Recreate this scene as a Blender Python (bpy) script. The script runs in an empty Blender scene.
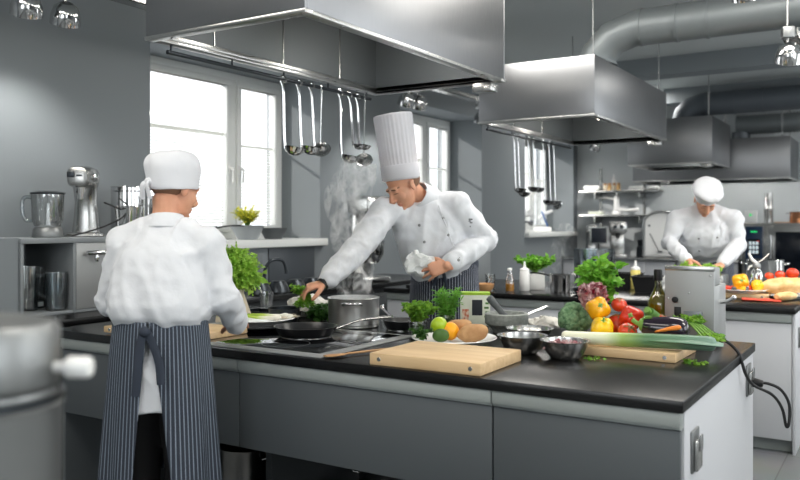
import bpy, bmesh, math, random
from mathutils import Vector, Matrix, Euler, noise
PI = math.pi
V = Vector
random.seed(7)
SC = bpy.context.scene
COL = SC.collection

# ------------------------------------------------------------------ materials
def lin(c):
    def f(v):
        v /= 255.0
        return v / 12.92 if v <= 0.04045 else ((v + 0.055) / 1.055) ** 2.4
    return (f(c[0]), f(c[1]), f(c[2]), 1.0)

def mat(name, rgb, rough=0.5, metal=0.0, bump=None, var=None, coat=0.0, trans=0.0, ior=1.45,
        alpha=1.0, emit=0.0, stretch=(1, 1, 1), rvar=0.0, sss=0.0, sheen=0.0, spec=None):
    m = bpy.data.materials.new(name); m.use_nodes = True
    nt = m.node_tree; b = nt.nodes['Principled BSDF']; L = nt.links
    b.inputs['Base Color'].default_value = lin(rgb)
    b.inputs['Roughness'].default_value = rough
    b.inputs['Metallic'].default_value = metal
    b.inputs['Coat Weight'].default_value = coat
    b.inputs['Transmission Weight'].default_value = trans
    b.inputs['IOR'].default_value = ior
    b.inputs['Alpha'].default_value = alpha
    if spec is not None: b.inputs['Specular IOR Level'].default_value = spec
    if sheen: b.inputs['Sheen Weight'].default_value = sheen
    if sss:
        b.inputs['Subsurface Weight'].default_value = sss
        b.inputs['Subsurface Radius'].default_value = (0.012, 0.005, 0.003)
        b.inputs['Subsurface Scale'].default_value = 0.6
    if emit:
        b.inputs['Emission Color'].default_value = lin(rgb)
        b.inputs['Emission Strength'].default_value = emit
    if bump or var or rvar:
        tc = nt.nodes.new('ShaderNodeTexCoord'); mp = nt.nodes.new('ShaderNodeMapping')
        mp.inputs['Scale'].default_value = stretch
        L.new(tc.outputs['Object'], mp.inputs['Vector'])
        if bump:
            n = nt.nodes.new('ShaderNodeTexNoise'); n.inputs['Scale'].default_value = bump[0]
            n.inputs['Detail'].default_value = 4
            L.new(mp.outputs['Vector'], n.inputs['Vector'])
            bp = nt.nodes.new('ShaderNodeBump'); bp.inputs['Strength'].default_value = bump[1]
            bp.inputs['Distance'].default_value = bump[2] if len(bump) > 2 else 0.004
            L.new(n.outputs['Fac'], bp.inputs['Height']); L.new(bp.outputs['Normal'], b.inputs['Normal'])
        if var:
            n2 = nt.nodes.new('ShaderNodeTexNoise'); n2.inputs['Scale'].default_value = var[0]
            n2.inputs['Detail'].default_value = 3
            L.new(mp.outputs['Vector'], n2.inputs['Vector'])
            rp = nt.nodes.new('ShaderNodeValToRGB')
            rp.color_ramp.elements[0].position = 0.35; rp.color_ramp.elements[1].position = 0.65
            rp.color_ramp.elements[0].color = lin(rgb); rp.color_ramp.elements[1].color = lin(var[1])
            L.new(n2.outputs['Fac'], rp.inputs['Fac']); L.new(rp.outputs['Color'], b.inputs['Base Color'])
        if rvar:
            n3 = nt.nodes.new('ShaderNodeTexNoise'); n3.inputs['Scale'].default_value = 14
            n3.inputs['Detail'].default_value = 3
            L.new(mp.outputs['Vector'], n3.inputs['Vector'])
            mr = nt.nodes.new('ShaderNodeMapRange')
            mr.inputs['To Min'].default_value = max(0.02, rough - rvar); mr.inputs['To Max'].default_value = rough + rvar
            L.new(n3.outputs['Fac'], mr.inputs['Value']); L.new(mr.outputs['Result'], b.inputs['Roughness'])
    return m

def stripes_mat(name, base, line, pitch, width, rough=0.8):
    """woven cloth with thin stripes along V; U is in metres"""
    m = bpy.data.materials.new(name); m.use_nodes = True
    nt = m.node_tree; b = nt.nodes['Principled BSDF']; L = nt.links
    b.inputs['Roughness'].default_value = rough
    uv = nt.nodes.new('ShaderNodeUVMap'); sx = nt.nodes.new('ShaderNodeSeparateXYZ')
    L.new(uv.outputs['UV'], sx.inputs[0])
    d = nt.nodes.new('ShaderNodeMath'); d.operation = 'DIVIDE'; d.inputs[1].default_value = pitch
    fr = nt.nodes.new('ShaderNodeMath'); fr.operation = 'FRACT'
    lt = nt.nodes.new('ShaderNodeMath'); lt.operation = 'LESS_THAN'; lt.inputs[1].default_value = width
    L.new(sx.outputs[0], d.inputs[0]); L.new(d.outputs[0], fr.inputs[0]); L.new(fr.outputs[0], lt.inputs[0])
    mx = nt.nodes.new('ShaderNodeMix'); mx.data_type = 'RGBA'
    mx.inputs['A'].default_value = lin(base); mx.inputs['B'].default_value = lin(line)
    L.new(lt.outputs[0], mx.inputs['Factor']); L.new(mx.outputs['Result'], b.inputs['Base Color'])
    return m

def wood_mat(name, a, c, axis=0, rough=0.5):
    m = bpy.data.materials.new(name); m.use_nodes = True
    nt = m.node_tree; b = nt.nodes['Principled BSDF']; L = nt.links
    b.inputs['Roughness'].default_value = rough
    tc = nt.nodes.new('ShaderNodeTexCoord'); mp = nt.nodes.new('ShaderNodeMapping')
    s = [22, 22, 22]; s[axis] = 1.6; mp.inputs['Scale'].default_value = s
    n = nt.nodes.new('ShaderNodeTexNoise'); n.inputs['Scale'].default_value = 1.6; n.inputs['Detail'].default_value = 6
    n.inputs['Distortion'].default_value = 0.5
    rp = nt.nodes.new('ShaderNodeValToRGB'); rp.color_ramp.elements[0].position = .3; rp.color_ramp.elements[1].position = .7
    rp.color_ramp.elements[0].color = lin(a); rp.color_ramp.elements[1].color = lin(c)
    L.new(tc.outputs['Object'], mp.inputs['Vector']); L.new(mp.outputs['Vector'], n.inputs['Vector'])
    L.new(n.outputs['Fac'], rp.inputs['Fac']); L.new(rp.outputs['Color'], b.inputs['Base Color'])
    return m

def tile_mat(name, a, c, size, rough=.4):
    m = bpy.data.materials.new(name); m.use_nodes = True
    nt = m.node_tree; b = nt.nodes['Principled BSDF']; L = nt.links
    b.inputs['Roughness'].default_value = rough
    tc = nt.nodes.new('ShaderNodeTexCoord'); br = nt.nodes.new('ShaderNodeTexBrick')
    br.offset = 0.0; br.inputs['Scale'].default_value = 1.0
    br.inputs['Brick Width'].default_value = size; br.inputs['Row Height'].default_value = size
    br.inputs['Mortar Size'].default_value = .004
    br.inputs['Color1'].default_value = lin(a); br.inputs['Color2'].default_value = lin(c)
    br.inputs['Mortar'].default_value = lin((70, 72, 72))
    L.new(tc.outputs['Object'], br.inputs['Vector'])
    n = nt.nodes.new('ShaderNodeTexNoise'); n.inputs['Scale'].default_value = 3; n.inputs['Detail'].default_value = 5
    L.new(tc.outputs['Object'], n.inputs['Vector'])
    mx = nt.nodes.new('ShaderNodeMix'); mx.data_type = 'RGBA'; mx.blend_type = 'MULTIPLY'
    mx.inputs['Factor'].default_value = .35
    L.new(br.outputs['Color'], mx.inputs['A']); L.new(n.outputs['Color'], mx.inputs['B'])
    L.new(mx.outputs['Result'], b.inputs['Base Color'])
    return m

def ramp_mat(name, axis, stops, rough=.5, noise_amt=0.0, nscale=20):
    """colour changing along an object axis (a leek is white at the root and green at the leaf)"""
    m = bpy.data.materials.new(name); m.use_nodes = True
    nt = m.node_tree; b = nt.nodes['Principled BSDF']; L = nt.links
    b.inputs['Roughness'].default_value = rough
    tc = nt.nodes.new('ShaderNodeTexCoord'); sx = nt.nodes.new('ShaderNodeSeparateXYZ')
    L.new(tc.outputs['Object'], sx.inputs[0])
    lo, hi = stops[0][0], stops[-1][0]
    mr = nt.nodes.new('ShaderNodeMapRange'); mr.inputs['From Min'].default_value = lo; mr.inputs['From Max'].default_value = hi
    src = sx.outputs[axis]
    if noise_amt:
        n = nt.nodes.new('ShaderNodeTexNoise'); n.inputs['Scale'].default_value = nscale
        L.new(tc.outputs['Object'], n.inputs['Vector'])
        ma = nt.nodes.new('ShaderNodeMath'); ma.operation = 'MULTIPLY_ADD'; ma.inputs[1].default_value = noise_amt
        L.new(n.outputs['Fac'], ma.inputs[0]); L.new(src, ma.inputs[2]); src = ma.outputs[0]
    L.new(src, mr.inputs['Value'])
    rp = nt.nodes.new('ShaderNodeValToRGB')
    e = rp.color_ramp.elements
    while len(e) < len(stops): e.new(.5)
    for i, (p, c) in enumerate(stops):
        e[i].position = (p - lo) / (hi - lo); e[i].color = lin(c)
    L.new(mr.outputs['Result'], rp.inputs['Fac']); L.new(rp.outputs['Color'], b.inputs['Base Color'])
    return m

def pane_mat(name, tint=(1, 1, 1), gloss=.08):
    m = bpy.data.materials.new(name); m.use_nodes = True
    nt = m.node_tree; L = nt.links; nt.nodes.remove(nt.nodes['Principled BSDF'])
    out = nt.nodes['Material Output']
    t = nt.nodes.new('ShaderNodeBsdfTransparent'); t.inputs[0].default_value = (*tint, 1)
    g = nt.nodes.new('ShaderNodeBsdfGlossy'); g.inputs['Roughness'].default_value = .03
    fz = nt.nodes.new('ShaderNodeLayerWeight'); fz.inputs[0].default_value = .35
    mu = nt.nodes.new('ShaderNodeMath'); mu.operation = 'MULTIPLY_ADD'; mu.inputs[1].default_value = .6; mu.inputs[2].default_value = gloss
    mx = nt.nodes.new('ShaderNodeMixShader')
    L.new(fz.outputs['Fresnel'], mu.inputs[0]); L.new(mu.outputs[0], mx.inputs[0])
    L.new(t.outputs[0], mx.inputs[1]); L.new(g.outputs[0], mx.inputs[2]); L.new(mx.outputs[0], out.inputs['Surface'])
    return m

def cloth_translucent(name, rgb, amt=.35):
    m = mat(name, rgb, .85)
    nt = m.node_tree; L = nt.links; b = nt.nodes['Principled BSDF']; out = nt.nodes['Material Output']
    t = nt.nodes.new('ShaderNodeBsdfTranslucent'); t.inputs[0].default_value = lin(rgb)
    mx = nt.nodes.new('ShaderNodeMixShader'); mx.inputs[0].default_value = amt
    L.new(b.outputs[0], mx.inputs[1]); L.new(t.outputs[0], mx.inputs[2]); L.new(mx.outputs[0], out.inputs['Surface'])
    return m

def leaf_mat(name, a, c, scale=30):
    m = mat(name, a, .5, var=(scale, c))
    nt = m.node_tree; L = nt.links; b = nt.nodes['Principled BSDF']; out = nt.nodes['Material Output']
    t = nt.nodes.new('ShaderNodeBsdfTranslucent'); t.inputs[0].default_value = lin(c)
    mx = nt.nodes.new('ShaderNodeMixShader'); mx.inputs[0].default_value = .3
    L.new(b.outputs[0], mx.inputs[1]); L.new(t.outputs[0], mx.inputs[2]); L.new(mx.outputs[0], out.inputs['Surface'])
    return m

M = {}
M['wall'] = mat('grey_wall_paint', (126, 132, 136), .7, bump=(60, .08))
M['wall_pale'] = mat('pale_wall_paint', (192, 197, 199), .7, bump=(60, .05))
M['ceiling'] = mat('grey_ceiling_paint', (196, 201, 201), .8)
M['beam'] = mat('dark_beam_paint', (128, 134, 138), .7)
M['floor'] = tile_mat('floor_tiles', (98, 101, 102), (106, 109, 109), .6)
M['black_top'] = mat('black_worktop', (15, 15, 16), .24, var=(120, (20, 20, 20)), bump=(180, .03))
M['panel'] = mat('grey_laminate', (85, 90, 93), .5)
M['panel_light'] = mat('pale_laminate', (186, 188, 192), .45)
M['rail'] = mat('pale_grip_rail', (148, 154, 152), .4)
M['dark_recess'] = mat('dark_carcass', (48, 52, 54), .6)
M['box_grey'] = mat('mid_grey_board', (130, 135, 138), .5)
M['steel'] = mat('brushed_steel', (190, 190, 188), .3, 1.0, rvar=.1, stretch=(1, 1, 30))
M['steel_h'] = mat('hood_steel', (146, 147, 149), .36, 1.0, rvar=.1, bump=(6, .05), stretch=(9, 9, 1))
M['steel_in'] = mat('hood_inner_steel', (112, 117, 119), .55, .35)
M['steel_mid'] = mat('satin_steel', (190, 190, 188), .26, 1.0)
M['bright_steel'] = mat('bright_brushed_steel', (222, 222, 220), .34, 1.0)
M['machine_steel'] = mat('matt_steel_plate', (164, 166, 166), .5, .6)
M['chrome'] = mat('polished_steel', (212, 212, 212), .1, 1.0)
M['dull_steel'] = mat('dull_steel', (140, 142, 142), .42, .9)
M['iron'] = mat('non_stick_black', (24, 25, 27), .3)
M['dark_metal'] = mat('dark_steel', (62, 66, 70), .32, .9)
M['plastic_black'] = mat('black_plastic', (18, 18, 20), .45)
M['rubber'] = mat('black_rubber', (22, 23, 24), .6)
M['hob'] = mat('hob_glass', (8, 8, 10), .05, coat=.5)
M['white_frame'] = mat('white_window_frame', (226, 228, 226), .4)
M['blind'] = cloth_translucent('white_blind_slat', (236, 236, 232), .5)
M['pane'] = pane_mat('window_glass')
M['clear'] = pane_mat('clear_jug_plastic', (.97, .98, .98), .2)
M['haze_plastic'] = pane_mat('cloudy_plastic', (.80, .84, .86), .16)
M['duct'] = mat('grey_duct_sheet', (126, 132, 134), .45, .35, bump=(3, .05))
M['duct_dark'] = mat('dark_duct_sheet', (88, 94, 100), .5, .3)
M['porcelain'] = mat('white_porcelain', (236, 236, 234), .18, coat=.3)
M['white_plastic'] = mat('white_plastic', (232, 232, 230), .4)
M['grey_ceramic'] = mat('grey_ceramic', (150, 155, 158), .4)
M['stone'] = mat('grey_stone', (150, 154, 148), .7, bump=(90, .25, .002), var=(60, (128, 132, 128)))
M['stone_dark'] = mat('dark_stone', (86, 90, 92), .6, bump=(90, .2, .002))
M['wood_board'] = wood_mat('pale_beech', (205, 172, 128), (225, 196, 154), 0)
M['wood_spoon'] = wood_mat('worn_wood', (168, 122, 78), (196, 152, 106), 0)
M['jacket'] = mat('white_jacket_cotton', (217, 219, 223), .85, bump=(34, .35, .006), sheen=.15)
M['hat'] = mat('white_hat_cotton', (222, 223, 227), .85, bump=(60, .2, .003))
M['paperhat'] = cloth_translucent('white_paper_hat', (236, 236, 240), .3)
M['skin'] = mat('skin', (214, 160, 130), .5, sss=.15, var=(14, (206, 148, 118)))
M['skin_dark'] = mat('lip_skin', (190, 124, 104), .5)
M['brow'] = mat('brow_hair', (122, 86, 64), .8)
M['hair'] = mat('short_brown_hair', (126, 92, 70), .7, bump=(160, .4, .002), stretch=(1, 1, .2))
M['apron'] = stripes_mat('navy_pinstripe_cotton', (42, 49, 61), (122, 132, 145), .0125, .24)
M['apron_b'] = stripes_mat('dark_pinstripe_cotton', (32, 36, 50), (178, 184, 196), .0145, .14)
M['apron_plain'] = mat('navy_cotton_tape', (48, 55, 67), .85)
M['trousers'] = mat('black_trousers', (14, 14, 16), .8)
M['shoe'] = mat('black_leather', (20, 20, 20), .4)
M['ink'] = mat('dark_print', (40, 44, 52), .6)
M['lettuce'] = leaf_mat('frisee_leaf', (112, 172, 46), (190, 226, 104))
M['basil'] = leaf_mat('bright_green_leaf', (84, 158, 38), (150, 206, 80))
M['parsley'] = leaf_mat('parsley_leaf', (74, 134, 36), (148, 192, 66))
M['herb_dark'] = leaf_mat('dark_herb_leaf', (40, 82, 30), (70, 116, 46))
M['tarragon'] = leaf_mat('narrow_herb_leaf', (84, 146, 48), (130, 190, 78))
M['yellowgreen'] = leaf_mat('yellow_green_leaf', (206, 206, 40), (236, 230, 96))
M['stem'] = mat('green_stem', (120, 160, 74), .5)
M['stem_dark'] = mat('dark_green_stem', (64, 104, 44), .5)
M['broccoli'] = mat('broccoli_florets', (92, 134, 92), .8, bump=(190, 1.0, .006), var=(70, (138, 172, 130)))
M['pepper_y'] = mat('yellow_pepper_skin', (240, 172, 14), .22, coat=.4)
M['pepper_y2'] = mat('lemon_yellow_pepper_skin', (242, 196, 20), .22, coat=.4)
M['pepper_r'] = mat('red_pepper_skin', (200, 34, 16), .2, coat=.5, var=(5, (214, 62, 22)))
M['tomato'] = mat('tomato_skin', (206, 48, 24), .2, coat=.4, var=(8, (214, 74, 34)))
M['aubergine'] = mat('aubergine_skin', (30, 18, 34), .14, coat=.6)
M['courgette'] = mat('courgette_skin', (62, 104, 44), .4, var=(40, (96, 138, 66)))
M['carrot'] = mat('carrot_skin', (222, 124, 34), .5)
M['lime'] = mat('lime_skin', (158, 186, 28), .3, bump=(140, .15, .002), coat=.2)
M['avocado'] = mat('avocado_skin', (62, 96, 34), .4, bump=(110, .3, .002))
M['orange'] = mat('orange_skin', (240, 164, 20), .35, bump=(160, .2, .002))
M['potato'] = mat('brown_potato_skin', (198, 156, 110), .7, bump=(60, .3, .003), var=(24, (172, 128, 86)))
M['leek'] = ramp_mat('leek_skin', 0, [(-.32, (240, 236, 214)), (-.1, (232, 236, 200)), (-.03, (150, 180, 92)), (.06, (84, 124, 84)), (.33, (112, 142, 128))], .4, .02, 30)
M['onion'] = ramp_mat('spring_onion_skin', 0, [(-.12, (140, 180, 40)), (0, (190, 214, 90)), (.05, (240, 238, 222)), (.13, (240, 236, 224))], .4)
M['radicchio'] = mat('radicchio_leaf', (150, 28, 56), .5, var=(26, (236, 214, 212)))
M['oil_glass'] = pane_mat('green_bottle_glass', (.86, .84, .42), .08)
M['oil'] = mat('olive_oil', (150, 138, 20), .1, trans=.25, ior=1.4)
M['paper'] = mat('cream_paper', (226, 214, 190), .8, bump=(12, .4, .01))
M['foil'] = mat('crumpled_white_paper', (226, 222, 214), .7, bump=(24, .8, .01))
M['cloth_white'] = mat('white_tea_towel', (232, 234, 232), .85, bump=(30, .4, .006))
M['red_cloth'] = mat('red_cloth', (206, 74, 54), .85, bump=(40, .3))
M['bread'] = mat('bread_crust', (212, 164, 104), .8, bump=(50, .5, .004), var=(16, (236, 204, 150)))
M['copper'] = mat('copper', (214, 150, 110), .25, 1.0)
M['screen'] = mat('dark_screen_glass', (14, 20, 30), .15)
M['screen_icons'] = mat('lit_display_icons', (214, 226, 232), .4, emit=.5)
M['screen_blue'] = mat('dark_blue_panel', (20, 44, 72), .3)
M['green_light'] = mat('green_pilot_light', (40, 200, 110), .4, emit=1.0)
M['red_light'] = mat('red_display_digits', (220, 60, 50), .4, emit=.6)
M['blue'] = mat('blue_plastic', (52, 92, 150), .4)
M['yellow_liquid'] = mat('pale_yellow_sauce', (226, 210, 120), .4)
M['orange_liquid'] = mat('orange_juice', (240, 160, 20), .3)
M['lamp_glow'] = mat('lamp_glow', (255, 246, 230), .4, emit=6.0)
M['carton'] = mat('carton_board', (222, 226, 210), .5)
M['carton_green'] = mat('carton_green', (160, 196, 60), .5)
M['carton_photo'] = mat('carton_photo_print', (196, 96, 60), .5, var=(70, (232, 220, 200)))
M['grey_mirror'] = mat('grey_glass_splashback', (120, 126, 130), .2)
M['slate'] = mat('dark_splash_panel', (74, 79, 84), .35)

# ------------------------------------------------------------------ mesh builder
def rotm(rot):
    if rot is None: return Matrix.Identity(3)
    if isinstance(rot, Matrix): return rot.to_3x3()
    return Euler(rot).to_matrix()

def frame(d, up=(0, 0, 1)):
    """3x3 with Z along d"""
    z = V(d).normalized(); u = V(up)
    if abs(z.dot(u.normalized())) > .98: u = V((1, 0, 0))
    x = u.cross(z).normalized(); y = z.cross(x)
    return Matrix((x, y, z)).transposed()

def crv(pts, sub=6):
    """Catmull-Rom through the points"""
    P = [V(p) for p in pts]
    if len(P) < 3: return P
    out = []
    for i in range(len(P) - 1):
        a = P[i - 1] if i else P[0] * 2 - P[1]
        b, c = P[i], P[i + 1]
        d = P[i + 2] if i + 2 < len(P) else P[-1] * 2 - P[-2]
        for k in range(sub):
            t = k / sub
            out.append(.5 * ((2 * b) + (c - a) * t + (2 * a - 5 * b + 4 * c - d) * t * t + (3 * b - a - 3 * c + d) * t ** 3))
    out.append(P[-1])
    return out

class MB:
    def __init__(s): s.bm = bmesh.new(); s.uv = None
    def raw(s, vs, fs, mi=0):
        b = [s.bm.verts.new(v) for v in vs]; o = []
        for f in fs:
            try:
                k = s.bm.faces.new([b[i] for i in f]); k.material_index = mi; o.append(k)
            except ValueError: pass
        return b, o
    def box(s, c, d, rot=None, bev=0.0, seg=2, mi=0):
        R = rotm(rot); c = V(c); h = V(d) * .5
        vs = [c + R @ V((x * h.x, y * h.y, z * h.z)) for z in (-1, 1) for y in (-1, 1) for x in (-1, 1)]
        b, f = s.raw(vs, [(0, 2, 3, 1), (4, 5, 7, 6), (0, 1, 5, 4), (2, 6, 7, 3), (0, 4, 6, 2), (1, 3, 7, 5)], mi)
        if bev:
            es = list({e for k in f for e in k.edges})
            r = bmesh.ops.bevel(s.bm, geom=es, offset=min(bev, min(h) * .95), segments=seg, affect='EDGES', profile=.5)
            for k in r['faces']: k.material_index = mi
        return s
    def bb(s, lo, hi, bev=0.0, mi=0, seg=2):
        lo, hi = V(lo), V(hi)
        return s.box((lo + hi) / 2, hi - lo, None, bev, seg, mi)
    def rings(s, R, cap0=True, cap1=True, closed=True, mi=0, loop=False):
        n = len(R[0]); B = [[s.bm.verts.new(p) for p in r] for r in R]
        m = len(B)
        for i in range(m if loop else m - 1):
            a, b = B[i], B[(i + 1) % m]
            for j in range(n if closed else n - 1):
                k = (j + 1) % n
                f = s.bm.faces.new((a[j], a[k], b[k], b[j])); f.material_index = mi
        if closed and not loop:
            if cap0: s.bm.faces.new(B[0][::-1]).material_index = mi
            if cap1: s.bm.faces.new(B[-1]).material_index = mi
        return B
    def lathe(s, prof, c=(0, 0, 0), n=40, rot=None, mi=0, mod=None):
        """prof: (r, z) pairs; r=0 ends are closed to a point"""
        R = rotm(rot); c = V(c); rows = []
        for r, z in prof:
            if r < 1e-6: rows.append(s.bm.verts.new(c + R @ V((0, 0, z))))
            else:
                row = []
                for j in range(n):
                    a = 2 * PI * j / n; rr = r * (mod(a, z, r) if mod else 1)
                    row.append(s.bm.verts.new(c + R @ V((rr * math.cos(a), rr * math.sin(a), z))))
                rows.append(row)
        for a, b in zip(rows, rows[1:]):
            la, lb = isinstance(a, list), isinstance(b, list)
            for j in range(n):
                k = (j + 1) % n
                if la and lb: q = (a[j], a[k], b[k], b[j])
                elif la: q = (a[j], a[k], b)
                elif lb: q = (a, b[k], b[j])
                else: continue
                f = s.bm.faces.new(q); f.material_index = mi
        return s
    def cyl(s, p0, p1, r0, r1=None, n=24, bev=0.0, mi=0):
        p0, p1 = V(p0), V(p1); h = (p1 - p0).length; r1 = r0 if r1 is None else r1
        if bev: pr = [(0, 0), (r0 - bev, 0), (r0 - bev * .3, bev * .3), (r0, bev), (r1, h - bev), (r1 - bev * .3, h - bev * .3), (r1 - bev, h), (0, h)]
        else: pr = [(0, 0), (r0, 0), (r1, h), (0, h)]
        return s.lathe(pr, p0, n, frame(p1 - p0), mi)
    def tube(s, pts, r, n=10, mi=0, flat=1.0, up=(0, 0, 1), caps=True):
        P = [V(p) for p in pts]; m = len(P)
        rr = r if isinstance(r, (list, tuple)) else [r] * m
        R = []; px = None
        for i in range(m):
            d = (P[min(i + 1, m - 1)] - P[max(i - 1, 0)])
            if d.length < 1e-9: d = V((0, 0, 1))
            d.normalize()
            if px is None:
                u = V(up)
                if abs(u.dot(d)) > .95: u = V((1, 0, 0))
                px = u.cross(d).normalized()
            px = (px - d * px.dot(d)).normalized(); py = d.cross(px)
            R.append([P[i] + px * (rr[i] * math.cos(2 * PI * j / n)) + py * (rr[i] * flat * math.sin(2 * PI * j / n)) for j in range(n)])
        s.rings(R, caps, caps, True, mi)
        return s
    def limb(s, pts, rad, n=16):
        """tapered chain with round ends, for figures"""
        s.tube(pts, rad, n)
        for p, r in ((pts[0], rad[0]), (pts[-1], rad[-1])): s.ell(p, (r, r, r), u=n, v=10)
        for p, r in list(zip(pts, rad))[1:-1]: s.ell(p, (r, r, r), u=n, v=10)
        return s
    def ell(s, c, r, rot=None, u=24, v=14, mi=0, mod=None):
        R = rotm(rot); c = V(c); r = V(r) if not isinstance(r, (int, float)) else V((r, r, r))
        rows = []
        for i in range(v + 1):
            t = PI * i / v
            if i in (0, v): rows.append(s.bm.verts.new(c + R @ V((0, 0, -r.z * math.cos(t))))); continue
            row = []
            for j in range(u):
                a = 2 * PI * j / u
                p = V((math.sin(t) * math.cos(a), math.sin(t) * math.sin(a), -math.cos(t)))
                k = mod(p) if mod else 1
                row.append(s.bm.verts.new(c + R @ V((p.x * r.x * k, p.y * r.y * k, p.z * r.z * k))))
            rows.append(row)
        for a, b in zip(rows, rows[1:]):
            la, lb = isinstance(a, list), isinstance(b, list)
            for j in range(u):
                k = (j + 1) % u
                q = (a[j], a[k], b[k], b[j]) if la and lb else ((a[j], a[k], b) if la else (a, b[k], b[j]))
                f = s.bm.faces.new(q); f.material_index = mi
        return s
    def leaf(s, base, d, L, W, bend=.4, roll=0.0, wav=0.0, seg=4, mi=0, cup=.25, tip=.0):
        d = V(d).normalized(); p = V(base)
        side = d.cross(V((0, 0, 1)))
        if side.length < .05: side = V((random.uniform(-1, 1), random.uniform(-1, 1), 0))
        side.normalize(); side = Matrix.Rotation(roll, 3, d) @ side
        rows = []
        for i in range(seg + 1):
            t = i / seg
            w = W * (math.sin(PI * min(1, (t * .92 + .08))) ** .7 * .5 + tip * t)
            nrm = side.cross(d)
            z = wav * math.sin(t * 9 + roll * 5) * W
            rows.append((p - side * w + nrm * (w * cup + z), p + V((0, 0, 0)), p + side * w + nrm * (w * cup - z)))
            d = (d + V((0, 0, -bend / seg))).normalized(); p = p + d * (L / seg)
            side = (side - d * side.dot(d)).normalized()
        vs = [v for r in rows for v in r]; fs = []
        for i in range(seg):
            a = i * 3
            fs += [(a, a + 1, a + 4, a + 3), (a + 1, a + 2, a + 5, a + 4)]
        s.raw(vs, fs, mi)
        return s
    def jitter(s, amt, f, seed=0.0):
        for v in s.bm.verts:
            n = noise.noise_vector(v.co * f + V((seed, seed * 1.7, seed * .3)))
            v.co += n * amt
        return s
    def mesh(s, name):
        bmesh.ops.remove_doubles(s.bm, verts=s.bm.verts, dist=1e-6)
        bmesh.ops.recalc_face_normals(s.bm, faces=s.bm.faces)
        me = bpy.data.meshes.new(name); s.bm.to_mesh(me); s.bm.free(); return me

def link(name, me, mats, parent=None, loc=None, rz=0.0, smooth=True, angle=38):
    for m in (mats if isinstance(mats, (list, tuple)) else [mats]): me.materials.append(M[m] if isinstance(m, str) else m)
    if smooth and len(me.polygons):
        me.polygons.foreach_set('use_smooth', [True] * len(me.polygons))
        if angle < 179: me.set_sharp_from_angle(angle=math.radians(angle))
    o = bpy.data.objects.new(name, me); COL.objects.link(o)
    if parent: o.parent = parent
    if loc is not None: o.location = loc
    if rz: o.rotation_euler.z = rz
    return o

def part(name, mb, mats, parent, smooth=True, angle=38, label=None):
    o = link(name, mb.mesh(name), mats, parent, None, 0, smooth, angle)
    if label: o['label'] = label
    return o

def tag(o, label, cat, group=None, kind=None):
    o['label'] = label; o['category'] = cat
    if group: o['group'] = group
    if kind: o['kind'] = kind
    return o

def thing(name, label, cat, loc=(0, 0, 0), rz=0.0, group=None):
    o = bpy.data.objects.new(name, None); COL.objects.link(o); o.empty_display_size = .05
    o.location = loc; o.rotation_euler.z = rz
    return tag(o, label, cat, group)

def single(name, label, cat, mb, mats, loc=(0, 0, 0), rz=0.0, group=None, angle=38):
    return tag(link(name, mb.mesh(name), mats, None, loc, rz, True, angle), label, cat, group)

def struct(name, mb, mats, parent=None, label=None, smooth=True):
    o = link(name, mb.mesh(name), mats, parent, None, 0, smooth)
    if not parent: o['kind'] = 'structure'; o['category'] = name.split('_')[0]
    if label: o['label'] = label
    return o

def dup(root, loc, rz=None, label=None, group=None):
    r = root.copy(); COL.objects.link(r); r.location = loc
    if rz is not None: r.rotation_euler.z = rz
    if label: r['label'] = label
    if group: r['group'] = group
    for ch in list(root.children):
        c = ch.copy(); COL.objects.link(c); c.parent = r
        for g in ch.children:
            d = g.copy(); COL.objects.link(d); d.parent = c
    return r

def remesh(mb, voxel, smooth=4, name='m', factor=.5):
    me = mb.mesh(name); o = bpy.data.objects.new(name, me); COL.objects.link(o)
    m = o.modifiers.new('r', 'REMESH'); m.mode = 'VOXEL'; m.voxel_size = voxel
    if smooth:
        k = o.modifiers.new('s', 'SMOOTH'); k.factor = factor; k.iterations = smooth
    bpy.context.view_layer.update()
    ev = o.evaluated_get(bpy.context.evaluated_depsgraph_get())
    nm = bpy.data.meshes.new_from_object(ev)
    bpy.data.objects.remove(o); bpy.data.meshes.remove(me)
    nm.name = name
    return nm
# ================================================================== SETTING
XL, XR, YF, YB, ZC = -4.55, 2.6, -2.6, 12.75, 3.25
REC = [(3.90, 5.87), (7.25, 9.22), (10.60, 12.57)]
ZS, ZH = 1.215, 2.74          # sill underside, head of the window recesses
XW = -5.08
b = MB(); b.bb((XW - .2, YF - .2, -.1), (XR + .2, YB + .2, 0)); struct('floor', b, 'floor', label='grey tiled kitchen floor')
b = MB(); b.bb((XW - .2, YF - .2, ZC), (XR + .2, YB + .2, ZC + .12)); struct('ceiling', b, 'ceiling', label='grey painted ceiling above the hoods')
b = MB()
b.bb((XW - .12, YF - .2, 0), (XL, YB, ZS)); b.bb((XW - .12, YF - .2, ZH), (XL, YB, ZC))
ys = [YF - .2] + [v for r in REC for v in r] + [YB]
for i in range(0, len(ys), 2): b.bb((XW - .12, ys[i], ZS), (XL, ys[i + 1], ZH))
struct('wall_left', b, 'wall', label='grey wall with deep window recesses')
b = MB(); b.bb((XW - .12, YB, 0), (XR + .2, YB + .12, ZC)); struct('wall_back', b, 'wall_pale', label='pale back wall behind the shelves and oven')
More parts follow.
